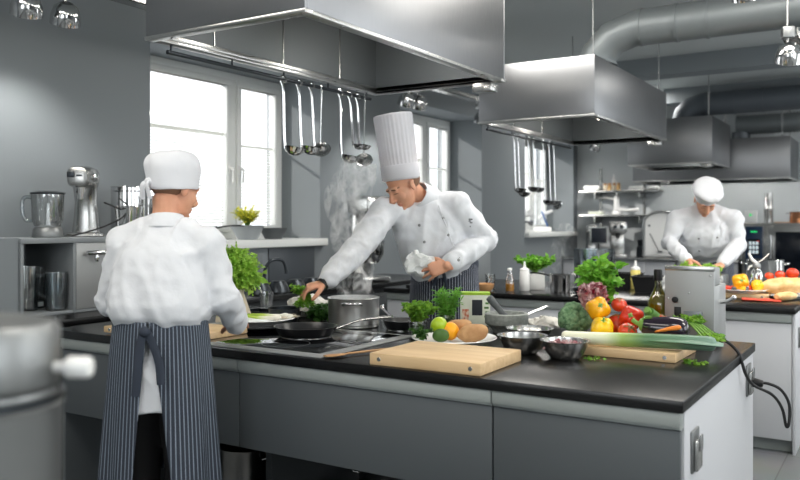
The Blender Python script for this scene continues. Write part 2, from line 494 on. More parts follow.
# tall windows added to the unseen walls to bring in fill light
RW = [(-1.2, .9), (2.2, 4.3), (5.6, 7.7), (9.2, 11.3)]; FWN = [(-1.9, .3)]; RZ0, RZ1 = 1.0, 2.85
def pierced(name, gaps, lo, hi, mk, label):
    b = MB(); mk(b, lo, hi, 0, RZ0); mk(b, lo, hi, RZ1, ZC)
    e = [lo] + [v for g_ in gaps for v in g_] + [hi]
    for i in range(0, len(e), 2): mk(b, e[i], e[i + 1], RZ0, RZ1)
    struct(name, b, 'wall_pale', label=label)
pierced('wall_right', RW, YF - .2, YB, lambda b, a, c, z0, z1: b.bb((XR, a, z0), (XR + .12, c, z1)), 'pale wall along the right side of the kitchen')
pierced('wall_front', FWN, XW, XR, lambda b, a, c, z0, z1: b.bb((a, YF - .12, z0), (c, YF, z1)), 'pale wall on the near side of the kitchen')
nwin = 4
for k, (a, c) in enumerate(RW + FWN):
    b = MB()
    def bar(u0, u1, z0, z1):
        if k < len(RW): b.bb((XR + .03, u0, z0), (XR + .08, u1, z1))
        else: b.bb((u0, YF - .08, z0), (u1, YF - .03, z1))
    m_ = (a + c) / 2
    for u0, u1, z0, z1 in ((a, c, RZ0, RZ0 + .06), (a, c, RZ1 - .06, RZ1), (a, a + .06, RZ0 + .06, RZ1 - .06), (c - .06, c, RZ0 + .06, RZ1 - .06), (m_ - .03, m_ + .03, RZ0 + .06, RZ1 - .06)): bar(u0, u1, z0, z1)
    struct('window_%d' % nwin, b, 'white_frame', label='added white framed window for fill light in the %s wall, outside the picture' % ('right' if k < len(RW) else 'near')); nwin += 1
# wall pier that the grey cupboard butts against
b = MB(); b.bb((XL, YF, 0), (-4.062, 2.584, 1.338)); struct('trim_7', b, 'wall', label='low grey wall return left of the grey cupboard')
for i, y in enumerate((9.0, 11.2)):
    b = MB(); b.bb((XL, y, ZC - .2), (XR, y + .28, ZC)); struct('trim_%d' % (i + 4), b, 'beam', label='dark ceiling beam, %s' % ('nearer one' if i == 0 else 'farther one'))
# window sills and windows
for i, (y0, y1) in enumerate(REC):
    b = MB(); b.bb((XW, y0 - (.02 if i else .0), ZS), (XL + .07, y1 + .03, ZS + .065), .006)
    struct('trim_%d' % (i + 1), b, 'white_frame', label=('white window sill with the yellow flowering plant', 'white window sill behind the tall chef hat', 'white window sill farthest along the left wall')[i])
    w = bpy.data.objects.new('window_%d' % (i + 1), None); COL.objects.link(w); w.location = (XW + .03, y0, ZS + .065)
    w['kind'] = 'structure'; w['category'] = 'window'
    w['label'] = ('bright white framed window above the flowering plant', 'white framed window behind the tall white hat', 'bright window behind the row of seven hanging ladles')[i]
    W = y1 - y0; H = ZH - ZS - .065; ym = W * .665
    b = MB(); t = .06
    for a, c in (((0, 0), (W, t)), ((0, H - t), (W, H)), ((0, t), (t, H - t)), ((W - t, t), (W, H - t)), ((ym - .035, t), (ym + .035, H - t))):
        b.bb((-.03, a[0], a[1]), (.04, c[0], c[1]), .004)
    part('frame', b, 'white_frame', w)
    for k, (a, c) in enumerate(((t, ym - .035), (ym + .035, W - t))):
        b = MB(); s = .055
        for lo, hi in (((a, t), (c, t + s)), ((a, H - t - s), (c, H - t)), ((a, t + s), (a + s, H - t - s)), ((c - s, t + s), (c, H - t - s))):
            b.bb((-.012, lo[0], lo[1]), (.062, hi[0], hi[1]), .006)
        so = part('sash', b, 'white_frame', w)
        b = MB(); b.bb((0, a + s - .004, t + s - .004), (.006, c - s + .004, H - t - s + .004)); part('pane', b, 'pane', so)
        yh = c - s / 2 if k == 0 else a + s / 2
        b = MB(); b.bb((.06, yh - .014, H * .42 - .04), (.074, yh + .014, H * .42 + .04), .004)
        b.tube(crv([(.07, yh, H * .42), (.105, yh, H * .42), (.11, yh, H * .42 - .05), (.105, yh, H * .42 - .12)]), .009)
        part('window_handle', b, 'white_plastic', so)
        b = MB(); top = (H * .62 if k == 0 else H * .56)
        z = t + s + .03
        while z < top:
            b.box((.028, (a + c) / 2, z), (.022, c - a - 2 * s - .03, .0012), (0, math.radians(28), 0)); z += .026
        b.bb((.016, a + s + .012, top), (.04, c - s - .012, top + .022), .003)
        part('blind', b, 'blind', so, smooth=False)

# ================================================================== extractor hoods
def hood(x0, x1, y0, y1, z0, z1, label, cups, lamps=True, seams=(), inner_seams=()):
    w, d, h = x1 - x0, y1 - y0, z1 - z0
    t = thing('extractor_hood', label, 'extractor hood', (x0, y0, z0), 0, 'steel extractor hoods')
    b = MB(); e = .012
    b.bb((0, 0, 0), (w, e, h), .003); b.bb((0, d - e, 0), (w, d, h), .003)
    b.bb((0, e, 0), (e, d - e, h), .003); b.bb((w - e, e, 0), (w, d - e, h), .003)
    part('shell', b, 'steel_h', t)
    b = MB(); b.bb((e, e, h - e), (w - e, d - e, h - .001)); part('top_plate', b, 'steel_in', t)
    b = MB(); q = e + .004
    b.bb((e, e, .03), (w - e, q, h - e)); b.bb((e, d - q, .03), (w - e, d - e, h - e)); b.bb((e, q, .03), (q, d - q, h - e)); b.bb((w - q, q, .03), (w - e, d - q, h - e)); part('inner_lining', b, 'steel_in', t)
    b = MB(); r = .045
    for lo, hi in (((-.004, -.004), (w + .004, r)), ((-.004, d - r), (w + .004, d + .004)), ((-.004, r), (r, d - r)), ((w - r, r), (w + .004, d - r))):
        b.bb((lo[0], lo[1], -.012), (hi[0], hi[1], .004), .003)
        b.bb((max(lo[0], e), max(lo[1], e), .004), (min(hi[0], w - e), min(hi[1], d - e), .026), .002)
    part('rim_gutter', b, 'steel', t)
    # sloping inner plenum with slatted filters
    b = MB(); nf = max(3, int(d / .42)); fw = (d - 2 * r - .02) / nf
    b.bb((w * .36, e + .002, h * .55), (w * .40, d - e - .002, h - e)); b.bb((w * .60, e + .002, h * .55), (w * .64, d - e - .002, h - e))
    b.bb((w * .36, e + .002, h * .52), (w * .64, d - e - .002, h * .55))
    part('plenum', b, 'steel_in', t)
    for k in range(nf):
        b = MB(); ya = r + .01 + k * fw
        for sx in (-1, 1):
            for q in range(7):
                b.box((w * .5 + sx * (w * .15 + q * .012), ya + fw / 2, h * .56 + q * .022), (.009, fw - .02, .02), (0, sx * .5, 0))
        b.bb((w * .34, ya, h * .505), (w * .66, ya + .012, h * .525), .002)
        part('grease_filter', b, 'dull_steel', t)
    for k in inner_seams:
        b = MB(); b.cyl((e + .004, d * k, .02), (e + .004, d * k, h - .03), .005); part('seam_strip', b, 'steel_mid', t)
    for (cx, cy) in cups:
        b = MB(); b.bb((cx * w - .06, cy * d - .045, -.062), (cx * w + .06, cy * d + .045, -.012), .006); part('drain_cup', b, 'steel_mid', t)
    for (px, py) in ((0, 0), (w, 0), (0, d), (w, d)):
        b = MB(); b.cyl((px * .9 + w * .05, py * .9 + d * .05, h), (px * .9 + w * .05, py * .9 + d * .05, ZC - z0 - .001), .005); part('hanger_rod', b, 'dull_steel', t)
    return t
H1 = hood(-2.70, -1.845, 2.29, 4.02, 2.2, 2.66, 'large steel extractor hood nearest, above the cooking chefs, with eight ladles', [(1.0 - .12, 1 - .02)], inner_seams=(.22, .5, .78))
H2 = hood(-2.79, -1.87, 5.60, 7.66, 2.2, 2.63, 'steel extractor hood in the middle with seven hanging ladles', [(.9, .985)], inner_seams=(.3, .6))
H3 = hood(-3.02, -1.98, 10.35, 11.55, 2.17, 2.74, 'short steel extractor hood above the chef working at the back', [(.93, .03)])
H4 = hood(-3.36, -1.27, 11.78, YB - .004, 2.03, 2.58, 'long steel extractor hood on the back wall over the oven', [(.22, .02)])
for h_ in (H1, H2):
    d = 1.73 if h_ is H1 else 2.06
    b = MB(); b.cyl((.02, .1, -.045), (.02, d - .08, -.045), .0095)
    for k in range(5):
        y = .12 + (d - .24) * k / 4; b.cyl((.02, y, -.045), (.02, y, -.01), .005)
    part('hook_rail', b, 'dark_metal', h_)

# ------------------------------------------------------------------ ducts
def duct(label, pts, r, m, seams, x_end=None):
    t = thing('ventilation_duct', label, 'duct', pts[0])
    P = [V(p) - V(pts[0]) for p in pts]
    b = MB(); b.tube(P, r, 32); part('pipe', b, m, t)
    a, c = P[-2], P[-1]; L = (c - a).length; dn = (c - a).normalized()
    for k in seams:
        b = MB(); q = a + dn * (L * k)
        b.lathe([(r, -.012), (r + .006, -.012), (r + .006, .012), (r, .012)], q, 32, frame(dn)); part('seam_ring', b, m, t)
    for k in [i / 14 for i in range(1, 14)]:
        pass
    b = MB(); q = P[0]; b.lathe([(r, -.0), (r + .03, 0), (r + .03, .006), (r, .03)], q, 32); part('collar', b, m, t)
    return t
duct('large round grey duct rising from the middle hood', [(-2.01, 6.05, 2.632), (-1.99, 6.05, 2.71), (-1.88, 6.05, 2.83), (-1.70, 6.05, 2.885), (XR - .01, 6.05, 2.885)], .135, 'duct', (.01, .07, .12, .24, .36, .5))
duct('dark round duct above the back hoods', [(-2.45, 10.9, 2.745), (-2.42, 10.9, 2.84), (-2.33, 10.9, 2.93), (-2.2, 10.9, 2.96), (XR - .01, 10.9, 2.96)], .15, 'duct_dark', (.01, .08, .15, .3, .5))
t = thing('flexible_duct', 'ribbed flexible duct running along above the long back hood', 'duct', (-2.0, 12.15, 2.80))
b = MB(); n = 150; P = []; R = []
for i in range(n):
    P.append((i * .02, 0, .0)); R.append(.135 + .012 * (1 if i % 2 else -1))
b.tube(P, R, 28); part('ribbed_hose', b, 'duct', t, angle=179)
b = MB(); b.cyl((.06, 0, -.22), (.06, 0, -.1), .12); part('collar', b, 'duct_dark', t)
# bolts under the large duct
# ------------------------------------------------------------------ cable trays and spotlights
def tray(label, x, y0, y1, z):
    t = thing('cable_tray', label, 'cable tray', (x, y0, z), 0)
    b = MB(); L = y1 - y0
    b.bb((-.05, 0, 0), (.05, L, .006)); b.bb((-.05, 0, 0), (-.044, L, .045)); b.bb((.044, 0, 0), (.05, L, .045)); part('channel', b, 'steel_mid', t)
    for k in range(6):
        b = MB(); y = L * (k + .8) / 6; b.cyl((0, y, .006), (0, y, ZC - z - .002), .005); part('hanger_rod', b, 'steel_mid', t)
    return t
tray('long pale cable tray running under the ceiling beside the window wall', -4.05, 2.6, 12.3, 2.78)
tray('short cable tray under the ceiling at the far right', -.63, 5.80, 9.2, 2.64)
def spot(label, loc, tilt, group, first=[None]):
    if first[0] is None:
        t = thing('spotlight', label, 'spotlight', loc, 0, group)
        b = MB(); b.bb((-.03, -.03, .075), (.03, .03, .135), .004); part('mount_box', b, 'dull_steel', t)
        b = MB(); b.tube(crv([(0, 0, .08), (0, 0, .045), (.02, 0, .03)]), .008)
        part('swivel_arm', b, 'steel_mid', t)
        R = Euler((0, .5, 0)).to_matrix()
        b = MB(); b.lathe([(0, .05), (.03, .05), (.055, .03), (.068, -.01), (.07, -.05), (.066, -.05), (.062, -.012), (.05, .01), (.03, .025), (0, .028)], (.03, 0, -.01), 28, R); hd = part('lamp_head', b, 'chrome', t)
        b = MB(); b.ell(V((.03, 0, -.01)) + R @ V((0, 0, 0)), (.02, .02, .026), R); part('bulb', b, 'lamp_glow', hd)
        first[0] = t; t.rotation_euler.z = tilt; t.scale = (1.2, 1.2, 1.2); t.location.z -= .027; return t
    return dup(first[0], V(loc) - V((0, 0, .027)), tilt, label, group)
G = 'round chrome ceiling spotlights'
for y, l in ((2.62, 'chrome spotlight cut by the top edge, leftmost of all spotlights'), (2.86, 'round chrome spotlight at upper left, second along the tray'),
             (6.55, 'chrome spotlight just right of the nearest hood, left of a close pair'), (6.78, 'chrome spotlight just right of the nearest hood, right of a close pair'),
             (8.15, 'chrome spotlight tucked against the left edge of the middle hood'), (12.1, 'small chrome spotlight below the middle hood, near the back wall')):
    spot(l, (-4.05, y, 2.645), -.5, G)
spot('large chrome spotlight hanging from a square box at the far right', (-.634, 5.74, 2.555), -1.2, G)
def hang(o):
    b = MB(); b.cyl((0, 0, .135), (0, 0, (ZC - o.location.z) / 1.2 - .002), .005); part('hanger_rod', b, 'steel_mid', o)
hang(bpy.data.objects['spotlight.006'])
spot('white spotlight seen at the top edge above the large duct', (-.76, 4.97, 2.80), -1.6, G)
hang(bpy.data.objects['spotlight.007'])

# ================================================================== worktops and cabinets
def island(x0, x1, y0, y1, label, ends, body_mats, low, seams, nm='kitchen_island'):
    """worktop is a thing, each drawer unit another"""
    b = MB(); b.bb((x0, y0, .862), (x1, y1, .9), .004)
    single('worktop', label, 'worktop', b, 'black_top')
# cooking island in front
island(-3.55, -.543, 2.42, 3.77, 'long glossy black worktop of the front cooking island', 0, 0, 0, 0)
seam = [-3.475, -2.31, -1.164, -.605]
UL = ('grey drawer unit at the left end of the front island, behind the woman', 'grey drawer unit under the cooktop in the front island', 'grey drawer unit at the right end of the front island, beside the white panel')
for i in range(3):
    a, c = seam[i] + .002, seam[i + 1] - .002
    t = thing('drawer_unit', UL[i], 'drawer unit', (a, 2.44, 0), 0, 'drawer units of the front island')
    w = c - a
    b = MB(); b.bb((0, .045, .505), (w, 1.29, .861)); part('carcass', b, 'dark_recess', t)
    b = MB(); b.bb((0.001, 0, .50), (w - .001 + (.052 if i == 2 else 0), .02, .805), .002); part('drawer_front', b, 'panel', t)
    b = MB(); w2 = w + (.053 if i == 2 else 0); b.bb((0, -.014, .818), (w2, .034, .861), .003); b.bb((0, -.004, .808), (w2, .034, .818), .002); part('grip_rail', b, 'rail', t)
    if i:
        b = MB(); b.bb((0, .16, .0), (.03, 1.2, .505)); part('support_panel', b, 'dark_recess', t)
    b = MB(); b.bb((.03 if i else 0, .2, .13), (w, 1.2, .155)); part('bottom_shelf', b, 'dark_recess', t)
t = thing('end_panel', 'white end panel with a grey socket on the front island', 'panel', (-.603, 2.44, 0))
b = MB(); b.bb((0, .0365, 0), (.051, 1.325, .861), .002); part('board', b, 'panel_light', t)
b = MB(); b.bb((-2.90, .02, 0), (-2.876, 1.28, .861), .002)
t2 = single('end_panel', 'grey end panel at the left end of the front island', 'panel', b, 'panel', (-.603, 2.44, 0))

def socket(loc, label, plug):
    t = thing('power_socket', label, 'socket', loc)
    b = MB(); b.bb((0, -.048, -.065), (.008, .048, .065), .004); part('plate', b, 'dull_steel', t)
    b = MB(); b.bb((.008, -.038, -.06), (.02, .038, .035), .006); part('flap', b, 'steel_mid', t)
    b = MB(); b.bb((.02, -.016, .0), (.026, .016, .05), .004); part('catch', b, 'chrome', t)
    if plug:
        b = MB(); b.cyl((.02, 0, -.01), (.06, 0, -.012), .02, .015, bev=.004); part('plug', b, 'plastic_black', t)
socket((-.552, 2.60, .715), 'grey flap socket on the white end panel nearest the camera', False)
socket((-.552, 3.62, .765), 'grey socket at the far edge of the white panel with the cable plug', True)

# second island
island(-3.55, -.555, 5.41, 6.78, 'black worktop of the second island, with the pots and the bread', 0, 0, 0, 0)
sx = [-3.53, -2.78, -2.03, -1.28, -.575]
SL = ('white drawer unit at the left end of the second island, by the apron', 'white drawer unit of the second island below the squeeze bottle', 'white drawer unit of the second island behind the broccoli', 'pale drawer unit at the right end of the second island')
for i in range(4):
    a, c = sx[i] + .002, sx[i + 1] - .002; w = c - a
    t = thing('drawer_unit', SL[i], 'drawer unit', (a, 5.43, 0), 0, 'drawer units of the second island')
    b = MB(); b.bb((0, .03, .08), (w, 1.33, .861)); part('carcass', b, 'panel_light', t)
    b = MB(); b.bb((.001, 0, .085), (w - .001, .028, .80), .002); part('drawer_front', b, 'panel_light', t)
    b = MB(); b.bb((0, -.008, .806), (w, .03, .861), .003); part('grip_rail', b, 'rail', t)
    b = MB(); b.bb((0, .07, 0), (w, 1.28, .08)); part('toe_kick', b, 'rail', t)
b = MB(); b.bb((0, 0, .0), (.018, 1.33, .861), .002); single('end_panel', 'pale end panel of the second island at the right picture edge', 'panel', b, 'panel_light', (-.574, 5.43, 0))
socket((-.556, 5.62, .70), 'small socket on the end of the second island', False)

# left counter along the window wall
b = MB(); b.bb((XL, 2.588, .862), (-3.82, 6.9, .9), .004); single('worktop', 'black worktop along the window wall, under the grey cupboard', 'worktop', b, 'black_top')
for i, (y0, y1, l) in enumerate(((2.592, 3.6, 'grey base cabinet below the open grey cupboard'), (3.6, 4.75, 'grey base cabinet of the wall counter left of the tap'), (4.75, 5.9, 'grey base cabinet of the wall counter below the window sill'), (5.9, 6.88, 'grey base cabinet of the wall counter below the stand mixer'))):
    t = thing('base_cabinet', l, 'cabinet', (-3.84, y0 + .002, 0), 0, 'base cabinets of the wall counter')
    w = y1 - y0 - .004
    b = MB(); b.bb((XL + 3.842, 0, .09), (-.022, w, .861)); part('carcass', b, 'dark_recess', t)
    for k in range(2):
        b = MB(); b.bb((-.022, k * w / 2 + .002, .1), (0, (k + 1) * w / 2 - .002, .81), .002); dr = part('door', b, 'panel', t)
        b = MB(); b.bb((.0, k * w / 2 + .06, .785), (.014, (k + 1) * w / 2 - .06, .797), .003); part('handle', b, 'steel_mid', dr)
    b = MB(); b.bb((XL + 3.842, 0, 0), (-.07, w, .09)); part('toe_kick', b, 'dark_recess', t)
# grey cupboard standing on the wall counter: open bay and closed bay
t = thing('wall_cupboard', 'mid grey cupboard with an open bay, on the wall counter', 'cupboard', (-4.05, 2.59, .901))
D = .47
b = MB(); b.bb((-D, 0, 0), (0, .018, .405), .002); b.bb((-D, .325, 0), (0, .343, .405), .002); b.bb((-D, 1.24, 0), (0, 1.258, .405), .002)
b.bb((-D, .018, 0), (-.005, 1.24, .018), .002); b.bb((-D, .018, .018), (-D + .012, 1.24, .405))
part('carcass', b, 'box_grey', t)
b = MB(); b.bb((-D, -.003, .405), (.006, 1.262, .434), .002); part('top', b, 'box_grey', t)
b = MB(); b.bb((-.018, .345, .02), (0, 1.238, .403), .002); part('door', b, 'machine_steel', t)
b = MB(); b.cyl((.045, .385, .345), (.045, .56, .345), .014, bev=.003); b.cyl((0, .42, .345), (.045, .42, .345), .008); b.cyl((0, .52, .345), (.045, .52, .345), .008); part('bar_handle', b, 'chrome', t)
b = MB(); b.lathe([(0, .0), (.012, 0), (.016, -.02), (.011, -.042), (0, -.046)], (.045, .45, .335), 20); part('knob', b, 'chrome', t)
# splash panels below the sill and the tap
b = MB(); b.bb((0, 0, 0), (.012, .52, .27), .003); single('splash_panel', 'light grey glass panel on the wall behind the arched tap', 'panel', b, 'grey_mirror', (XL + .002, 4.55, .905))
b = MB(); b.bb((0, 0, 0), (.012, .62, .30), .003); single('splash_panel', 'dark slate splash panel below the window sill, beside the steam', 'panel', b, 'slate', (XL + .002, 5.15, .902))
t = thing('gooseneck_tap', 'dark arched gooseneck tap below the window sill', 'tap', (-4.2, 4.72, .9))
b = MB(); b.lathe([(0, 0), (.03, 0), (.03, .02), (.016, .03), (.016, .06), (0, .06)], (0, 0, 0)); part('base', b, 'dark_metal', t)
b = MB(); b.tube(crv([(0, 0, .05), (0, 0, .15), (.02, .03, .215), (.04, .09, .235), (.06, .15, .215), (.07, .17, .15), (.07, .17, .12)]), .013); part('spout', b, 'dark_metal', t)
b = MB(); b.tube([(0, -.015, .04), (.0, -.06, .07)], .007); part('lever', b, 'dark_metal', t)
# ================================================================== PEOPLE
def basis(fwd, up=(0, 0, 1)):
    """columns: x = left-hand side of the person, y = forward, z = up"""
    y = V(fwd).normalized(); u = V(up); u = (u - y * u.dot(y)).normalized()
    x = y.cross(u)          # person's right
    return Matrix((x, y, u)).transposed()

def add_head(b, c, R, s=1.0):
    def E(p, r, rot=None): b.ell(c + R @ (V(p) * s), V(r) * s, R @ (rotm(rot) if rot else Matrix.Identity(3)), 24, 16)
    E((0, -.018, .034), (.076, .094, .086))          # skull
    E((0, .024, -.026), (.063, .068, .088))          # face
    E((0, .030, -.078), (.048, .052, .042))          # jaw
    E((0, .070, -.100), (.022, .020, .017))          # chin
    for q in (-1, 1):
        E((q * .033, .056, -.030), (.028, .026, .030))   # cheekbone
        E((q * .029, .073, .017), (.027, .015, .011))    # brow ridge
        E((q * .030, .069, -.001), (.0145, .0150, .0120)) # eyelid over the eyeball
        E((q * .077, -.008, -.012), (.008, .018, .031), (0, 0, q * -.35))  # ear
        E((q * .081, -.014, .006), (.007, .017, .012), (0, 0, q * -.35))
        E((q * .011, .094, -.043), (.009, .011, .009))   # nostril wing
    b.tube([c + R @ (V(p) * s) for p in ((0, .080, .012), (0, .094, -.012), (0, .112, -.036), (0, .096, -.049))], [.0095 * s, .0115 * s, .0145 * s, .011 * s], 12)
    E((0, .083, -.068), (.024, .011, .0065)); E((0, .082, -.078), (.021, .011, .0075))   # lips

def add_hand(b, w, d, pn, curl, side, s=1.0, spread=.16, thumb=.9):
    """w wrist, d along the hand, pn the palm normal (out of the palm), side +1 when the thumb is on d x pn's side"""
    d = V(d).normalized(); pn = V(pn); pn = (pn - d * pn.dot(d)).normalized(); sd = d.cross(pn) * side
    def Q(a, e, g): return w + (d * a + sd * e + pn * g) * s
    b.tube([Q(-.03, 0, 0), Q(.0, 0, 0), Q(.035, .002, .002), Q(.075, .002, .004), Q(.092, .0, .004)], [.028 * s, .029 * s, .038 * s, .043 * s, .036 * s], 14, flat=.46, up=pn)
    L = [.082, .092, .084, .066]; O = [.030, .010, -.011, -.030]; r0 = [.0092, .0096, .0092, .0082]
    for i in range(4):
        base = Q(.078 - .006 * abs(i - 1), O[i], .002); ang = (1.5 - i) * spread * .5
        cc = curl[i] if isinstance(curl, (list, tuple)) else curl
        dirn = (d * math.cos(ang) + sd * math.sin(ang)).normalized()
        pts = [Q(.05, O[i] * .8, .002), base]; a = 0; p = base.copy()
        for k, f in enumerate((.45, .31, .24)):
            a += cc * (.7, 1.0, .7)[k]
            p = p + (dirn * math.cos(a) + pn * math.sin(a)) * (L[i] * f * s); pts.append(p)
        b.limb(pts, [r0[i] * s * q for q in (1.1, 1.12, 1.0, .92, .78)], 10)
    tb = Q(.012, .022, .006)
    td = (d * .62 + sd * .70 + pn * .35).normalized(); t2 = (d * (.95) + sd * (.25) + pn * thumb * .6).normalized()
    p1 = tb + td * .042 * s; p2 = p1 + (td * .6 + t2 * .6).normalized() * .034 * s; p3 = p2 + t2 * .026 * s
    b.limb([tb, p1, p2, p3], [.016 * s, .0125 * s, .0112 * s, .0088 * s], 10)

def ring(c, X, Y, rx, ry, n=28, sq=1.0):
    out = []
    for j in range(n):
        a = 2 * PI * j / n; ca, sa = math.cos(a), math.sin(a)
        out.append(c + X * (rx * math.copysign(abs(ca) ** sq, ca)) + Y * (ry * math.copysign(abs(sa) ** sq, sa)))
    return out

def person(P, label, loc):
    """P holds joint positions in world space; loc is the point on the floor the person stands at"""
    L0 = V(loc)
    g = {k: (V(v) - L0 if k in ('pel', 'neck', 'head', 'shL', 'shR', 'elL', 'elR', 'wrL', 'wrR', 'knL', 'knR', 'anL', 'anR') else v) for k, v in P.items()}
    s = P.get('s', 1.0); t = thing('person', label, 'person', loc)
    pel, neck = g['pel'], g['neck']
    lat = (g['shR'] - g['shL']).normalized()
    up = (neck - pel).normalized(); fwd = up.cross(lat).normalized(); lat = fwd.cross(up).normalized()
    hlat = V(P['hiplat']).normalized() if 'hiplat' in P else V((lat.x, lat.y, 0)).normalized()
    hf = V((0, 0, 1)).cross(hlat)
    HR = basis(P['face'], P.get('hup', (0, 0, 1)))
    # ---- body: one continuous surface
    b = MB()
    def tors(f): return pel.lerp(neck, f)
    R = []
    for f, rx, ry in ((-.14, .10, .08), (0, .140, .095), (.25, .12, .085), (.5, .135, .095), (.75, .15, .095), (.9, .12, .075), (1.0, .055, .055)):
        x = hlat.lerp(lat, min(1, max(0, f))).normalized(); y = hf.lerp(fwd, min(1, max(0, f))).normalized()
        R.append(ring(tors(f), x, y, rx * s, ry * s))
    b.rings(R)
    hc = g['head']
    nb = hc + HR @ V((0, -.028, -.06))
    b.limb([neck - up * .03, neck.lerp(nb, .5), nb], [.062 * s, .053 * s, .055 * s])
    add_head(b, hc, HR, s)
    for q, sh, el, wr in ((-1, 'shL', 'elL', 'wrL'), (1, 'shR', 'elR', 'wrR')):
        b.limb([g[sh] - lat * q * .03, g[sh].lerp(g[el], .45), g[el], g[el].lerp(g[wr], .35), g[wr]], [.048 * s, .045 * s, .038 * s, .038 * s, .026 * s])
        hd = P['hand' + sh[-1]]
        add_hand(b, g[wr], hd[0], hd[1], hd[2], hd[3], hd[4] if len(hd) > 4 else 1.0, hd[5] if len(hd) > 5 else .16)
    for q, kn, an in ((-1, 'knL', 'anL'), (1, 'knR', 'anR')):
        hip = pel + hlat * q * .085 * s - V((0, 0, .05))
        b.limb([hip, hip.lerp(g[kn], .5), g[kn], g[kn].lerp(g[an], .35), g[an]], [.082 * s, .072 * s, .054 * s, .052 * s, .036 * s])
        b.limb([g[an] + V((0, 0, -.03)) - hf * .03, g[an] + hf * .08 + V((0, 0, -.045)), g[an] + hf * .16 + V((0, 0, -.05))], [.034, .034, .028])
    me = remesh(b, .0042, 3, 'body')
    o = link('body', me, ['skin', 'brow', 'skin_dark'], t, angle=180)
    # skin tints that belong to the face itself: brows, lash lines and lips
    Hi = HR.transposed()
    for p in me.polygons:
        q = Hi @ (p.center - hc) / s
        if q.y > .05 and abs(q.x) < .06:
            if abs(abs(q.x) - .031) < .019 and .014 < q.z + .12 * (abs(q.x) - .031) < .0215: p.material_index = 1
            elif abs(abs(q.x) - .031) < .0135 and -.0085 < q.z < -.0045: p.material_index = 1
            elif abs(q.x) < .0225 and -.086 < q.z < -.0635 and q.y > .07: p.material_index = 2
    # ---- hair under the hat
    b = MB(); b.ell(hc + HR @ V((0, -.036, .014)), V((.0745, .0765, .072)) * s, HR, 28, 18)
    part('hair', b, 'hair', t, angle=180)
    # ---- trousers and shoes
    b = MB()
    b.rings([ring(pel + V((0, 0, z)), hlat, hf, rx * s, ry * s) for z, rx, ry in ((-.13, .155, .112), (-.02, .165, .12), (.08, .15, .112))])
    for q, kn, an in ((-1, 'knL', 'anL'), (1, 'knR', 'anR')):
        hip = pel + hlat * q * .085 * s - V((0, 0, .06))
        b.limb([hip, hip.lerp(g[kn], .5), g[kn], g[kn].lerp(g[an], .5), g[an]], [.10 * s, .094 * s, .08 * s, .075 * s, .068 * s], 20)
    link('trousers', remesh(b, .011, 4, 'trousers'), 'trousers', t, angle=180)
    for q, an in ((-1, 'anL'), (1, 'anR')):
        b = MB(); a = g[an]; b.limb([a + V((0, 0, -.03)) - hf * .04, a + hf * .07 + V((0, 0, -.04)), a + hf * .17 + V((0, 0, -.045))], [.046, .047, .042], 16)
        zf = -L0.z
        b.box(a + hf * .065 + V((0, 0, -a.z + .012)), (.09, .28, .024), Matrix((hlat, hf, V((0, 0, 1)))).transposed(), .01)
        part('shoe', b, 'shoe', t)
    # ---- jacket
    b = MB(); R = []
    for f, rx, ry, bl in P['jacket']:
        x = hlat.lerp(lat, min(1, max(0, f))).normalized(); y = hf.lerp(fwd, min(1, max(0, f))).normalized()
        R.append(ring(tors(f) + y * bl, x, y, rx * s, ry * s, 32, .85))
    b.rings(R)
    for q, sh, el, wr in ((-1, 'shL', 'elL', 'wrL'), (1, 'shR', 'elR', 'wrR')):
        w2 = g[el].lerp(g[wr], P.get('cuff', .93)); so = P.get('sleeve', 1.0)
        b.limb([neck + lat * q * .06 - up * .045, g[sh] + lat * q * .005, g[sh].lerp(g[el], .5), g[el], g[el].lerp(w2, .5), w2],
               [.066 * s, .082 * s, .078 * s * so, .073 * s * so, .066 * s * so, .054 * s * so], 20)
    me = remesh(b, .0085, 10, 'jacket')
    sd = P.get('seed', 0.0)
    me.calc_loop_triangles()
    nr = [v.normal.copy() for v in me.vertices]
    axes = [(g['elL'], g['wrL']), (g['shL'], g['elL']), (g['elR'], g['wrR']), (g['shR'], g['elR'])]
    for v, n in zip(me.vertices, nr):
        c = v.co
        near, k = 9, None
        for a, e in axes:
            ab = e - a; tt = max(0, min(1, (c - a).dot(ab) / ab.length_squared)); dd = (c - a - ab * tt).length
            if dd < near: near, k = dd, ab.normalized()
        if near < .13:      # folds run round the sleeve
            u = c.dot(k); r = c - k * u
            q = noise.noise(V((u * 11 + sd, 2, 0)) + r * 11 + V((0, 0, u * 3))) ; w_ = .8
        else:               # long folds hang down the trunk
            q = noise.noise(V((c.dot(lat) * 11 + sd + c.z * 3.5, c.dot(fwd) * 7, c.z * 3.2))); w_ = .9
        q2 = noise.noise(c * 26 + V((sd, 3, 1)))
        v.co = c + n * ((.5 - abs(q)) * .024 * w_ - .005 + q2 * .0035)
    me.update()
    o = link('jacket', me, 'jacket', t, angle=180)
    # collar band
    b = MB(); nd = (nb - neck).normalized(); fa = V(P['face']).normalized()
    cf = (fwd * 1.0); cf = (cf - nd * cf.dot(nd)).normalized(); cx = cf.cross(nd)
    Rg = []
    for k, (h, rr) in enumerate(P.get('collar', ((-.03, .086), (.0, .078), (.032, .073), (.036, .070), (.03, .066), (-.02, .066)))):
        Rg.append(ring(neck + nd * h + cf * .004, cx, cf, rr * s, rr * s * 1.02, 28))
    b.rings(Rg, False, False); part('collar', b, 'jacket', t)
    t['_x'] = 0; del t['_x']
    return t, dict(g=g, lat=lat, up=up, fwd=fwd, hlat=hlat, hf=hf, HR=HR, hc=hc, pel=pel, neck=neck, s=s)

